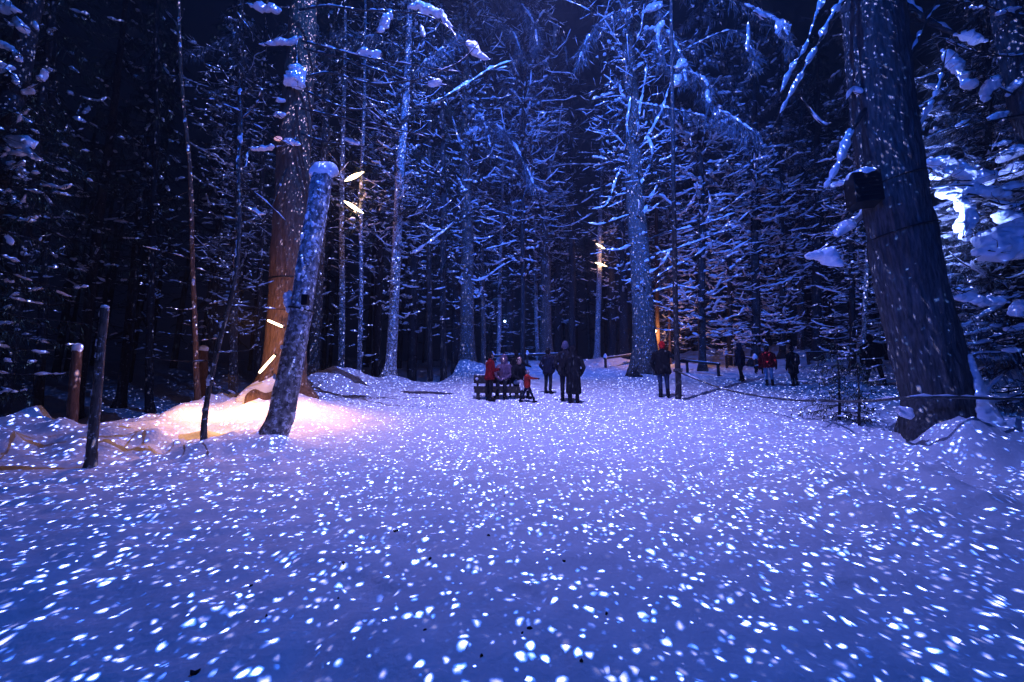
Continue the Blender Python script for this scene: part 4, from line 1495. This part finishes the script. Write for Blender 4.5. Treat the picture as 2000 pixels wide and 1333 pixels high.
# ================================================================== rope, rails, bench
def rope():
    Y0 = ROPE_TREE_Y - .08
    pts = [PY(1325, 726, Y0), PY(1345, 735, Y0 - .3), PY(1420, 762, Y0 - 1.2), PY(1520, 779, Y0 - 2.3), PY(1620, 784, GIANT_Y + 1.2), PY(1700, 783, GIANT_Y - .1), PY(1760, 778, GIANT_Y - .78), PY(1835, 776, GIANT_Y - .98), PY(1900, 777, GIANT_Y - .95),
           PY(2000, 779, GIANT_Y - .5), PY(2200, 770, GIANT_Y + .3)]
    c = pts[0]
    t = thing('rope', 'long sagging rope from the slim roped tree to the huge right trunk', 'rope', c)
    P = curve(pts, 120)
    mb = MB()
    mb.tube(P, .024, 7)
    mb.obj('strand', ROPE, t, True, c)
    a = np.linspace(0, 4 * math.pi, 40)
    kb = MB()
    x, y, z = PY(1324, 724, ROPE_TREE_Y)
    kb.tube(np.stack([x + .115 * np.cos(a), y + .115 * np.sin(a), z + a * .006 - .03], -1), .018, 6)
    kb.obj('knot', ROPE, t, True, c)
    sm = MB()
    snow_on(sm, P[:70], .016, RNG, .4, 6, 6, .9, .12)
    snow_on(sm, P[60:], .022, RNG, .9, 5, 6, .9, .12)
    sm.obj('snow', SNOW, t, True, c)['kind'] = 'stuff'


rope()


def rail(label, p0, p1, hpx, posts, thick=.10, caps=True, group='low wooden rails at the back of the clearing'):
    """low timber rail: p0, p1 are foot pixels of its ends"""
    A = np.array(GZ(*p0)); B = np.array(GZ(*p1))
    t = thing('low_rail', label, 'rail', A, group=group)
    hA = hpx * depth(*A) / F; hB = hpx * depth(*B) / F
    ang = math.atan2(B[1] - A[1], B[0] - A[0])
    for f in posts:
        p = A + (B - A) * f
        z = H(p[0], p[1])
        hh = hA + (hB - hA) * f
        M = Matrix.Rotation(ang, 3, 'Z')
        mb = MB(); mb.box((p[0], p[1], z + hh / 2 - .12), (thick, thick, hh + .2), M)
        mb.obj('post', WOOD_DARK, t, False, A)
    a = A + np.array([0, 0, hA]); b = B + np.array([0, 0, hB])
    d = (b - a) / np.linalg.norm(b - a)
    mb = MB()
    M = Vector(d).to_track_quat('X', 'Z').to_matrix()
    mb.box((a + b) / 2, (np.linalg.norm(b - a) + .2, thick * 1.15, thick), M)
    bar = mb.obj('bar', WOOD_DARK, t, False, A)
    sm = MB()
    n = int(max(8, np.linalg.norm(b - a) / .12))
    P = np.linspace(a - d * .05, b + d * .05, n) + np.array([0, 0, thick * .62])
    sm.tube(P, thick * .5 * RNG.uniform(.7, 1.2, n), 7, squash=.6)
    if caps:
        for f in posts:
            p = a + (b - a) * f + np.array([0, 0, thick])
            sm.ball(p, (.14, .14, .16), 7, 10, .3)
            sm.ball(p + np.array([0, 0, .12]), (.08, .08, .10), 6, 10, .3)
    fused(sm, 'snow', SNOW, t, .03, A, 2)


rail('low dark rail between two posts beside the roped tree', (1343, 730), (1404, 735), 23, [0.0, 1.0], .10, False)
rail('low rail ending at the massive trunk, right of the hooded coat', (1183, 719), (1245, 716), 21, [0.0, 1.0], .12, True)
rail('long snow-covered rail behind the people at the bench', (962, 717), (1105, 716), 21, [0.0, .47, 1.0], .13, True)
rail('low rail with snow-capped post behind the red jacket', (1420, 722), (1477, 727), 26, [0.0, 1.0], .10, True)
rail('far low rail behind the young fir', (1580, 716), (1662, 714), 25, [0.0, 1.0], .12, False)


def bench():
    A = GZ(929, 777); B = GZ(1014, 777)
    c = (A + B) / 2
    L = float(np.linalg.norm(B - A))
    t = thing('bench', 'dark plank bench with a round white sign on its backrest', 'bench', c, (0, 0, R(3)))
    for i, y in enumerate((-.20, 0.0)):
        mb = MB(); mb.box((0, y, .30), (L + .1, .17, .07)); mb.obj('seat_plank', WOOD_DARK, t, False)
    mb = MB(); mb.box((0, -.29, .22), (L + .06, .04, .17)); mb.obj('front_board', WOOD_DARK, t, False)
    mb = MB(); mb.box((0, .16, .56), (L + .14, .05, .25)); bk = mb.obj('backrest', WOOD_DARK, t, False)
    for x in (-.46, -.26, .30, .46):
        mb = MB(); mb.box((x * L, .20, .22), (.06, .05, .60)); mb.obj('back_post', WOOD_DARK, t, False)
    for x in (-.44, .44):
        mb = MB(); mb.box((x * L, -.1, .10), (.10, .38, .32)); mb.obj('leg', WOOD_DARK, t, False)
    a = np.arange(20) * 2 * math.pi / 20
    mb = MB()
    mb.rings([np.stack([-.48 * L + .045 * np.cos(a), np.full(20, y), .57 + .045 * np.sin(a)], -1) for y in (.134, .122)])
    mb.obj('sign', mat('sign_white', (.7, .72, .75), .6), bk)
    sm = MB()
    P = np.stack([np.linspace(-L / 2, L / 2, 12), np.full(12, .16), np.full(12, .695)], -1)
    sm.tube(P, .028, 6, squash=.6, lump=.3, rng=RNG)
    sm.obj('snow', SNOW, t)


bench()


# ================================================================== people
CLOTH = {}


def cloth(name, c1, c2=None, rough=.85):
    if name not in CLOTH:
        CLOTH[name] = mat('cloth_' + name, c1, rough, 9, c2 or tuple(v * .6 for v in c1), .4, 60, spec=.15)
    return CLOTH[name]


SKIN = mat('skin', (.50, .30, .22), .6)
BLACKC = lambda: cloth('black', (.012, .012, .015))


def rcone_sd(P, a, b, ra, rb):
    ba = b - a
    L2 = max(float(ba @ ba), 1e-9)
    h = np.clip(((P - a) @ ba) / L2, 0, 1)
    return np.linalg.norm(P - a - h[:, None] * ba, axis=1) - (ra + (rb - ra) * h)


def person(label, px, py, hpx, face, jacket, legs, hat, group, pose='stand', jacket_len=.80, arms=('down', 'down'), stride=0.0, boots=None, hood=False, skin_face=True,
           lean=0.0, backpack=None, stripe=None, width=1.0, trim=None, loc=None, tall=None, head_turn=0.0, belt=None, name='person'):
    """face: heading in degrees, 0 = looking away from the camera (+y), 90 = looking left"""
    if loc is None:
        x, y = G(px, py)
        loc = np.array([x, y, H(x, y)])
    Hh = tall or hpx * depth(*loc) / F
    s = Hh / 1.76
    t = thing(name, label, 'person', loc, (0, 0, R(face)), group)
    mats = [cloth(*jacket), cloth(*legs), boots or BLACKC(), SKIN, cloth(*hat), BLACKC(), cloth(*(trim or ('glove', (.02, .02, .025))))]
    J, Lg, Bt, Sk, Ht, Bk, Gl = range(7)
    prims = []

    def cap(m, a, b, ra, rb, vis=True):
        prims.append((m, np.array(a, float), np.array(b, float), ra, rb))
    W = width
    sit = pose == 'sit'
    hipz = .46 + .10 if sit else .92
    ln = lean
    up = lambda z: np.array([0, math.sin(ln) * (z - hipz), hipz + (z - hipz) * math.cos(ln)])
    # torso
    top = hipz + .50
    for sx in (-1, 1):
        ox = np.array([sx * .075 * W, 0, 0])
        cap(J, up(hipz + .02) + ox, up(hipz + .22) + ox, .135 * W, .128 * W)
        cap(J, up(hipz + .22) + ox, up(top - .06) + ox, .128 * W, .135 * W)
        cap(J, up(top - .02) + ox * .7, up(top - .03) + np.array([sx * .165 * W, 0, 0]), .095, .088)
    # neck, head
    hc = up(top + .22) + np.array([0, .02, 0])
    cap(J, up(top - .02), up(top + .07), .10, .075)
    cap(Sk, up(top + .04), hc - np.array([0, 0, .05]), .058, .062)
    ht = math.sin(head_turn), math.cos(head_turn)
    fwd = np.array([ht[0], ht[1], 0]); rgt = np.array([ht[1], -ht[0], 0])
    cap(Sk, hc + fwd * .015 - np.array([0, 0, .045]), hc + np.array([0, 0, .045]), .078, .094)
    cap(Sk, hc + fwd * .04 - np.array([0, 0, .085]), hc + fwd * .05 - np.array([0, 0, .055]), .045, .052)
    cap(Sk, hc + fwd * .095 + np.array([0, 0, .005]), hc + fwd * .112 - np.array([0, 0, .025]), .012, .017)
    for sx in (-1, 1):
        cap(Bk, hc + fwd * .088 + rgt * sx * .033 + np.array([0, 0, .012]), hc + fwd * .090 + rgt * sx * .036 + np.array([0, 0, .012]), .011, .011)
        cap(Sk, hc + rgt * sx * .092 - np.array([0, 0, .02]), hc + rgt * sx * .092 + np.array([0, 0, .015]), .016, .018)
    cap(Bk, hc + fwd * .085 - np.array([0, 0, .066]) - rgt * .018, hc + fwd * .085 - np.array([0, 0, .066]) + rgt * .018, .008, .008)
    # hat or hood
    if hood:
        cap(J, hc - fwd * .03 - np.array([0, 0, .10]), hc - fwd * .025 + np.array([0, 0, .055]), .115, .118)
        cap(J, up(top + .02) - fwd * .04, hc - fwd * .04 - np.array([0, 0, .08]), .12, .11)
    else:
        cap(Ht, hc - fwd * .012 + np.array([0, 0, .045]), hc - fwd * .015 + np.array([0, 0, .085]), .104, .088)
        cap(Ht, hc - fwd * .02 - np.array([0, 0, .01]), hc - fwd * .02 + np.array([0, 0, .05]), .098, .10)
    # legs
    for sx in (-1, 1):
        st = stride * sx
        hip = np.array([sx * .095 * W, 0, hipz])
        if sit:
            knee = np.array([sx * .11, .42, hipz - .02]); ank = np.array([sx * .12, .46 + .1 * st, .10])
        else:
            knee = np.array([sx * (.10 + abs(stride) * .05), .26 * st + .02, .50 + .02 * abs(st)]); ank = np.array([sx * (.105 + abs(stride) * .12), .52 * st - .02, .10 + max(0, -st) * .06])
        cap(Lg, hip, knee, .098, .070)
        cap(Lg, knee, ank + np.array([0, 0, .05]), .070, .056)
        cap(Bt, ank + np.array([0, 0, .14]), ank, .062, .060)
        cap(Bt, ank - np.array([0, .03, .045]), ank + np.array([sx * .02, .16, -.055]), .055, .048)
    # skirt of the jacket or coat
    if not sit:
        zb = 1.76 * (1 - jacket_len)
        if zb < hipz:
            for q in range(8):
                a = q / 8 * 2 * math.pi
                o1 = np.array([.10 * math.cos(a) * W, .06 * math.sin(a), 0]); o2 = np.array([.155 * math.cos(a) * W, .10 * math.sin(a), 0])
                cap(J, np.array([0, 0, hipz + .1]) + o1, np.array([0, 0, zb + .05]) + o2, .10, .07 if zb < .7 else .085)
    # arms
    for sx, mode in zip((-1, 1), arms):
        sh = up(top - .05) + np.array([sx * .205 * W, 0, 0])
        if mode == 'down':
            el = sh + np.array([sx * .06, -.01, -.29]); wr = el + np.array([sx * .015, .06, -.24])
        elif mode == 'pocket':
            el = sh + np.array([sx * .10, -.07, -.27]); wr = el + np.array([-sx * .07, .14, -.17])
        elif mode == 'front':
            el = sh + np.array([sx * .05, .04, -.28]); wr = el + np.array([-sx * .12, .22, .06])
        elif mode == 'point':
            el = sh + np.array([sx * .06, .24, -.08]); wr = el + np.array([0, .24, .0])
        elif mode == 'side':
            el = sh + np.array([sx * .20, .0, -.18]); wr = el + np.array([sx * .22, .05, -.06])
        else:   # knee
            el = sh + np.array([sx * .06, .10, -.25]); wr = np.array([sx * .10, .34, hipz + .07])
        cap(J, sh, el, .078, .064)
        cap(J, el, wr, .064, .050)
        d = (wr - el) / np.linalg.norm(wr - el)
        cap(Gl, wr, wr + d * .07, .034, .042)
        side = np.cross(d, [sx * 1.0, 0, 0]); side = side / max(np.linalg.norm(side), 1e-6)
        inn = np.array([-sx, 0, 0.0])
        for f in range(4):
            o = side * (.030 - .020 * f)
            k = wr + d * (.085) + o
            k2 = k + d * (.045 - .006 * abs(f - 1.3)) + inn * .012
            cap(Gl, k, k2, .0135, .0125)
            cap(Gl, k2, k2 + d * .022 + inn * .024, .0125, .0115)
        cap(Gl, wr + d * .03 + side * .035, wr + d * .075 + side * .062 + inn * .012, .016, .0135)
    mb = MB()
    for (m, a, b, ra, rb) in prims:
        mb.capsule(a * s, b * s, ra * s, rb * s, 14)
    o = fused(mb, 'body', mats[0], t, .0150 * max(s, .75), None, 3)
    me = o.data
    me.materials.clear()
    for m in mats:
        me.materials.append(m)
    n = len(me.polygons)
    cen = np.empty(n * 3, np.float32)
    me.polygons.foreach_get('center', cen)
    cen = cen.reshape(-1, 3).astype(float)
    best = np.full(n, 1e9); idx = np.zeros(n, np.int32)
    for (m, a, b, ra, rb) in prims:
        sd = rcone_sd(cen, a * s, b * s, ra * s, rb * s)
        k = sd < best
        best[k] = sd[k]; idx[k] = m
    me.polygons.foreach_set('material_index', idx)
    me.polygons.foreach_set('use_smooth', np.ones(n, bool))
    me.update()
    if backpack:
        bp = MB()
        bp.capsule(np.array([0, -.20, hipz + .12]) * s, np.array([0, -.20, hipz + .40]) * s, .14 * s, .13 * s, 16, 1.0, .75)
        bp.obj('backpack', cloth(*backpack), t)
    if stripe:
        for (a, b, r) in stripe:
            sb = MB(); sb.capsule(np.array(a) * s, np.array(b) * s, r * s, r * s, 8)
            sb.obj('stripe', cloth('stripe', (.8, .8, .82)), t)
    if belt:
        a = np.linspace(0, 2 * math.pi, 40)
        sb = MB()
        sb.tube(np.stack([.265 * np.cos(a) * W, .19 * np.sin(a), hipz + .03 - .03 * np.abs(np.sin(a))], -1) * s, .012 * s, 6, cap=False)
        sb.obj('belt', cloth('stripe', (.8, .8, .82)), t)
    return t


BLK = ('black', (.012, .012, .015)); NAVY = ('navy', (.015, .018, .035)); DARK = ('dark', (.02, .02, .026)); JEAN = ('jean', (.03, .045, .09))
RED = ('red', (.22, .008, .012)); ORED = ('orange_red', (.40, .03, .02)); PALEJ = ('pale_jean', (.25, .36, .5)); PURP = ('mauve', (.16, .10, .15)); WHITE = ('white', (.6, .62, .66)); GREYB = ('greyblue', (.02, .03, .06))
GB = 'people round the bench'; GR = 'people at the right of the clearing'; GM = 'people in the middle of the clearing'
person('person in a red jacket with white stripes standing at the bench', 956, 783, 96, -62, RED, BLK, BLK, GB, arms=('front', 'front'), jacket_len=.55, lean=.03,
       stripe=[((-.235, .02, 1.36), (-.262, .06, 1.12), .028), ((-.20, .11, 1.02), (-.17, .10, .86), .045), ((-.17, -.08, 1.39), (-.06, -.10, 1.46), .022)])
seatL = GZ(985, 776); seatR = GZ(1011, 776)
person('person in a mauve hooded coat sitting on the bench', 985, 776, 90, 168, PURP, DARK, GREYB, GB, pose='sit', arms=('knee', 'knee'), hood=True, loc=seatL + np.array([0, .02, -.06]), tall=1.66, lean=.05, trim=('mauve', (.16, .10, .15)))
person('person in a dark jacket and white trousers sitting at the right end of the bench', 1011, 776, 90, -150, BLK, WHITE, BLK, GB, pose='sit', arms=('knee', 'knee'), loc=seatR + np.array([0, .04, -.06]), tall=1.60, lean=.1)
person('dark figure standing behind the seated people', 1009, 765, 80, 20, BLK, BLK, BLK, GB, arms=('front', 'side'))
person('small child in a red-orange jacket walking away from the bench', 1030, 785, 63, -78, ORED, NAVY, ('pale', (.16, .15, .18)), GB, arms=('down', 'point'), stride=.65, width=1.25, jacket_len=.52)
person('person in dark jacket and trousers waiting with hands in pockets', 1071, 770, 88, -35, NAVY, DARK, BLK, GM, arms=('pocket', 'pocket'), jacket_len=.56)
person('person with a pale hat half hidden behind the long black coat', 1106, 784, 116, -10, DARK, DARK, ('pale_blue', (.13, .13, .2)), GM, arms=('pocket', 'down'), jacket_len=.55)
person('person in a long black hooded coat with back to the camera', 1121, 788, 111, -8, BLK, NAVY, BLK, GM, arms=('pocket', 'pocket'), jacket_len=.835, hood=True, width=1.12)
person('man in a red cap and dark jacket leaning by the roped tree', 1298, 776, 110, -16, BLK, JEAN, ('bright_red', (.75, .02, .02)), GR, arms=('pocket', 'side'), jacket_len=.57, width=1.12, lean=.05, head_turn=-.5)
person('person in a dark hooded jacket walking on the far right side', 1449, 746, 76, 25, NAVY, BLK, BLK, GR, hood=True, arms=('down', 'down'), stride=.28, jacket_len=.58)
person('person in a red jacket and pale blue jeans', 1504, 755, 78, -20, RED, PALEJ, BLK, GR, arms=('down', 'down'), jacket_len=.53, width=1.18)
person('person in a long dark coat with a bag, right of the red jacket', 1553, 753, 78, 15, BLK, BLK, BLK, GR, arms=('down', 'front'), jacket_len=.68, width=1.1, backpack=DARK)
person('dark person striding beside the huge right trunk, pale cord at the waist', 1712, 756, 98, -50, BLK, BLK, BLK, GR, arms=('down', 'front'), stride=.62, width=1.15, jacket_len=.58, belt=True)


# ---- small dark dog beside the red jacket
def dog():
    x, y = G(1484, 731)
    z = H(x, y)
    t = thing('dog', 'small dark dog with a pale back beside the red jacket', 'dog', (x, y, z), (0, 0, R(-15)))
    pr = [((-.17, 0, .33), (.14, 0, .35), .085, .105), ((.14, 0, .35), (.20, 0, .44), .085, .06), ((.20, 0, .45), (.25, 0, .50), .062, .066), ((.27, 0, .49), (.36, 0, .47), .045, .03),
          ((-.20, 0, .37), (-.33, 0, .46), .028, .014), ((.23, .05, .54), (.22, .06, .60), .022, .010), ((.23, -.05, .54), (.22, -.06, .60), .022, .010)]
    for sy in (-1, 1):
        pr += [((.13, sy * .06, .30), (.14, sy * .065, .16), .045, .028), ((.14, sy * .065, .16), (.13, sy * .065, .04), .026, .022), ((.13, sy * .065, .03), (.17, sy * .065, .025), .026, .022),
               ((-.15, sy * .06, .32), (-.10, sy * .07, .22), .065, .042), ((-.10, sy * .07, .22), (-.20, sy * .07, .14), .036, .024), ((-.20, sy * .07, .14), (-.19, sy * .07, .04), .022, .020), ((-.19, sy * .07, .03), (-.15, sy * .07, .025), .026, .022)]
    mb = MB()
    for (a, b, r0, r1) in pr:
        mb.capsule(a, b, r0, r1, 12)
    fused(mb, 'body', cloth('dog_fur', (.012, .011, .011)), t, .012, None, 3)
    sm = MB()
    sm.capsule((-.15, 0, .41), (.10, 0, .44), .055, .065, 12)
    sm.obj('coat', cloth('dog_coat', (.30, .34, .45)), t)


dog()


# ================================================================== odds and ends on the snow
def dark_stick():
    x, y = G(1242, 746)
    z = H(x, y)
    t = thing('broken_branch', 'dark broken branch stub in the snow at the massive trunk', 'branch', (x, y, z))
    mb = MB()
    mb.tube([(-.32, 0, .02), (-.1, 0, .08), (.1, .02, .1), (.32, 0, .0)], [.03, .07, .08, .03], 8, lump=.3, rng=RNG)
    mb.tube([(.0, 0, .05), (.04, 0, .28), (.12, .02, .48)], [.07, .05, .02], 7, lump=.2, rng=RNG)
    mb.tube([(-.02, 0, .1), (-.10, 0, .3), (-.06, .02, .42)], [.05, .03, .015], 6, lump=.2, rng=RNG)
    mb.obj('wood', BARK_DARK, t)


dark_stick()


def debris():
    rng = np.random.RandomState(4)
    # pixel, size in pixels, kind, label
    D = [(1035, 1232, 15, 'cone', 'largest dark spruce cone on the snow near the bottom centre'), (773, 1038, 12, 'bark', 'dark curled bark flake left of centre on the snow'),
         (840, 1093, 12, 'cone', 'dark cone lying below the curled bark flake'), (671, 1105, 11, 'bark', 'ragged bark flake lying left of the dark cone'),
         (661, 1164, 9, 'cone', 'small round cone at the left, below the ragged flake'), (520, 1210, 9, 'bark', 'bark crumb left of the small round cone'),
         (830, 1232, 11, 'cone', 'dark cone left of the largest cone near the bottom'), (1185, 1196, 8, 'twig', 'tiny broken twig right of the largest cone'),
         (380, 1320, 26, 'bark', 'long bark strip at the bottom left edge of the snow'), (954, 1047, 7, 'twig', 'tiny upright twig near the centre of the snow'),
         (985, 967, 6, 'bark', 'tiny dark bark crumb far out on the path'), (1136, 1303, 7, 'twig', 'tiny dark twig at the bottom, right of the largest cone'),
         (1102, 1100, 9, 'bark', 'flat bark flake right of centre on the snow'), (490, 1147, 9, 'bark', 'small bark flake in the left half of the snow'),
         (940, 1286, 7, 'twig', 'short twig below the largest cone'), (333, 963, 7, 'bark', 'small bark piece on the left bank'), (1016, 859, 5, 'bark', 'speck of bark far out on the path near the people'),
         (1020, 1240, 7, 'bark', 'bark crumb touching the largest cone')]
    for (px, py, sz, kind, label) in D:
        x, y = G(px, py)
        z = H(x, y)
        L = .8 * sz / F * depth(x, y, z)
        az = rng.uniform(0, 6.28)
        mb = MB()
        if kind == 'cone':
            n, k = 12, 14
            f = np.linspace(0, 1, n)
            th = np.arange(k) * 2 * math.pi / k
            rad = np.sin(np.clip(f * .92 + .06, 0, 1) * math.pi) ** .6 * L * .26
            rings = []
            for i in range(n):
                w_ = 1 + .28 * ((np.arange(k) + i) % 2)
                rings.append(np.stack([np.full(k, (f[i] - .5) * L), rad[i] * w_ * np.cos(th), rad[i] * w_ * np.sin(th) + L * .10], -1))
            mb.rings(rings)
            nm = 'spruce_cone'
        elif kind == 'bark':
            k = 9
            th = np.arange(k) * 2 * math.pi / k
            rr = L * .5 * rng.uniform(.5, 1.1, k)
            up = np.stack([rr * np.cos(th), rr * np.sin(th) * .6, .010 + L * .25 * np.abs(np.cos(th)) ** 2], -1)
            mb.rings([up - [0, 0, .012], up, up * [.5, .5, .6] + [0, 0, .006]])
            nm = 'bark_flake'
        else:
            mb.tube([(-L * .5, 0, .004), (0, .1 * L, .012), (L * .5, 0, .006)], [.006, .007, .004], 6)
            mb.tube([(0, .1 * L, .012), (L * .2, -.1 * L, L * .5)], [.005, .003], 5)
            nm = 'twig'
        o = mb.obj(nm, BARK_DARK)
        o.location = (x, y, z - .004)
        o.rotation_euler = (0, 0, az)
        tag(o, label, nm.replace('_', ' '), 'scraps of bark, twigs and cones on the snow')


debris()


# ================================================================== night mist
def haze():
    mb = MB()
    mb.box((0, 60, 19), (330, 240, 76))
    o = mb.obj('haze', None, None, False)
    m = bpy.data.materials.new('mist')
    m.use_nodes = True
    nt = m.node_tree
    nt.nodes.clear()
    out = nt.nodes.new('ShaderNodeOutputMaterial')
    v = nt.nodes.new('ShaderNodeVolumePrincipled')
    v.inputs['Color'].default_value = (.9, .92, 1, 1)
    v.inputs['Density'].default_value = .0014
    v.inputs['Anisotropy'].default_value = .3
    nt.links.new(v.outputs[0], out.inputs['Volume'])
    o.data.materials.append(m)
    tag(o, 'thin night mist hanging between the trees', 'mist', kind='stuff')


haze()
